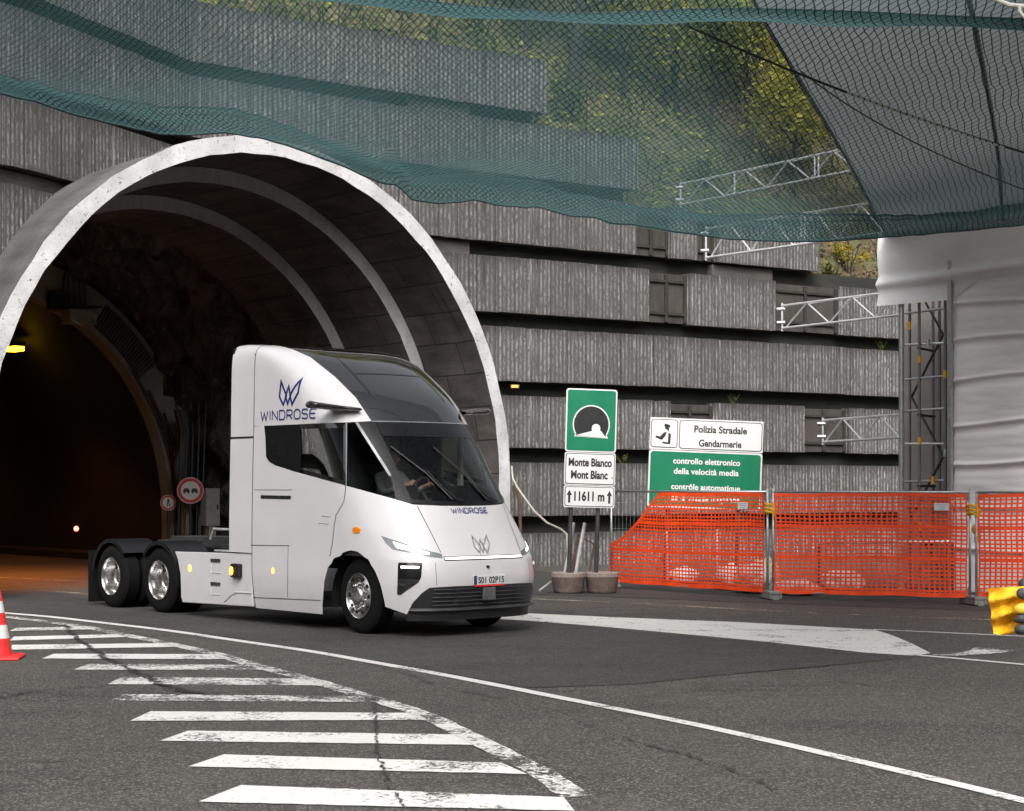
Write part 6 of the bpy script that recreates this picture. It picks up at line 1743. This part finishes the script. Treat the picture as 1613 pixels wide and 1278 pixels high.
def hand_on(parent, wrist, d, up, side, mat, grip, name='hand', s=1.0, thumb=1):
    """palm, four unequal bent fingers and a thumb: d the pointing direction, up the back-of-hand normal"""
    d = Vector(d).normalized(); up = Vector(up).normalized(); x = d.cross(up).normalized() * side
    J = [Vector(wrist), Vector(wrist) + d * .045 * s]; E = [(0, 1)]; Rr = [.026 * s, .028 * s]
    for k, (L, off) in enumerate(((.072, .030), (.080, .010), (.075, -.010), (.060, -.029))):
        b = len(J); k0 = Vector(wrist) + d * .085 * s + x * off * s
        J.append(k0); E.append((1, b)); Rr.append(.0125 * s)
        p = k0; dd = d.copy()
        for m, f in enumerate((.45, .32, .23)):
            a = grip * (m + 1) * .62
            dd = (d * math.cos(a) - up * math.sin(a)).normalized(); p = p + dd * L * f * s
            J.append(p); E.append((b + m, b + m + 1)); Rr.append((.0105 - .0012 * m) * s)
    b = len(J); p = Vector(wrist) + d * .03 * s + x * .032 * s * thumb
    J.append(p); E.append((0, b)); Rr.append(.014 * s)
    for m, (a_, l) in enumerate(((.9, .034), (.45, .028))):
        p = p + (d * math.cos(a_) + x * thumb * math.sin(a_) - up * .35 * grip).normalized() * l * s
        J.append(p); E.append((b + m, b + m + 1)); Rr.append((.011 - .0015 * m) * s)
    return skinned(name, J, E, Rr, parent, [mat], lambda e, c: 0, 0, 2)
for sg in (-1, 1): hand_on(drv, (-.275, sg * .175, 1.95), (.6, 0, .25), (-.2, sg * .9, .3), sg, M['skin'], 1.0)

# bystander at the photographer's side: only the gloved hand with its yellow cloth reaches into the picture
M['glove'] = simple('dark_glove', (.035, .037, .040), .65, 0, .35, 60, .4); M['glove_y'] = simple('glove_yellow', (.62, .42, .04), .6)
M['jacket'] = simple('work_jacket', (.04, .045, .06), .8); M['yellow_cloth'] = cloth('yellow_cloth', (.86, .44, .008), .55, .5, scale=14)
HYd = 3.6
hp = at(1600, 962, HYd)
by = thing('person', 'person at the right edge holding out a yellow cloth in a dark gloved hand', 'person', (1.72, 3.75, 0), R(180))
bl = Matrix.LocRotScale(by.location, by.rotation_euler, None).inverted()
wr_ = bl @ (hp + Vector((.135, .02, -.005)))
el = Vector((.22, -.05, 1.36)); shl = Vector((.0, .20, 1.47)); 
J = [(0, 0, .98), (0, 0, 1.18), (0, 0, 1.42), (0, 0, 1.52), (0, 0, 1.60), (0, .20, 1.46), tuple(Vector((.26, .16, 1.34))), tuple(wr_.lerp(Vector((.26, .16, 1.34)), .1)), tuple(wr_),
     (0, -.20, 1.46), (.02, -.27, 1.18), (.10, -.24, .94), (.13, -.23, .86), (0, .10, .94), (.02, .11, .50), (0, .11, .09), (.13, .12, .04), (0, -.10, .94), (.02, -.11, .50), (0, -.11, .09), (.13, -.12, .04)]
Rr = [.15, .14, .15, .065, .06, .075, .055, .042, .036, .075, .055, .042, .035, .10, .065, .05, .04, .10, .065, .05, .04]
skinned('body', J, E_, Rr, by, [M['jacket'], M['skin'], M['trouser'], M['glove']], lambda e, c: 1 if e == 3 else (3 if e == 11 else (2 if e >= 12 else 0)))
head(by, Vector((.02, 0, 1.72)), [M['skin']], R(20), M['hair'])
hand_on(by, (.13, -.23, .86), (.35, 0, -1), (0, -1, 0), 1, M['glove'], .4, 'glove')
# the raised glove: fingers close round the cloth from the right
def P_(x, y, dY=0.0): return bl @ at(x, y, HYd + dY)
J = [P_(1664, 966, .02), P_(1645, 962, .03)]; E = [(0, 1)]; Rr = [.034, .036]
for k, (y0, tipx, tipy, r) in enumerate(((938, 1604, 932, .0125), (957, 1597, 962, .0120), (973, 1598, 977, .0105), (990, 1598, 993, .0115))):
    b = len(J)
    for q, rr_ in ((P_(1632, y0, .0), 1.15), (P_(1620, y0, -.045), 1.08), (P_(1609, (y0 + tipy) / 2, -.052), 1.0), (P_(tipx, tipy, -.036), .85)):
        J.append(q); Rr.append(r * rr_)
    E += [(1, b), (b, b + 1), (b + 1, b + 2), (b + 2, b + 3)]
b = len(J)
for q, rr_ in ((P_(1640, 940, .04), .016), (P_(1624, 922, .045), .014), (P_(1606, 919, .035), .0125)): J.append(q); Rr.append(rr_)
E += [(1, b), (b, b + 1), (b + 1, b + 2)]
skinned('glove', J, E, Rr, by, [M['glove'], M['glove_y']], lambda e, c: 1 if e in (6, 7, 8) else 0, 0, 2)
clo = thing('folded_cloth', 'yellow folded cloth gripped by the gloved hand at the right edge', 'cloth', at(1580, 960, HYd))
def CL(u, v, back):
    x = np.interp(v, [0, .35, 1], [1555, 1559, 1564]) + u * 66; y = 927 + (998 - 927) * v - 4 * u * (1 - 2 * v)
    dY = .012 * math.sin(v * 17 + u * 3) + .010 * math.sin(u * 9 + v * 4) + .008 * math.exp(-((v - .14) / .05) ** 2) - .012 * math.exp(-((v - .5) / .10) ** 2 - ((u - .25) / .18) ** 2)
    y += 2.0 * math.sin(u * 8) * v; x += 1.2 * math.sin(v * 15) * (1 - u)
    return at(x, y, HYd - .008 + dY + (.022 if back else 0))
mb = MB(); mb.grid(lambda u, v: CL(u, v, 0), 26, 28); mb.grid(lambda u, v: CL(u, v, 1), 26, 28)
for a, b_ in (((0, 0), (0, 1)), ((0, 0), (1, 0)), ((0, 1), (1, 1)), ((1, 0), (1, 1))):
    mb.grid(lambda u, v: CL(a[0] + (b_[0] - a[0]) * u, a[1] + (b_[1] - a[1]) * u, 0).lerp(CL(a[0] + (b_[0] - a[0]) * u, a[1] + (b_[1] - a[1]) * u, 1), v), 28, 1)
mb.build('cloth', M['yellow_cloth'], clo, smooth=True, world=True, merge=False)
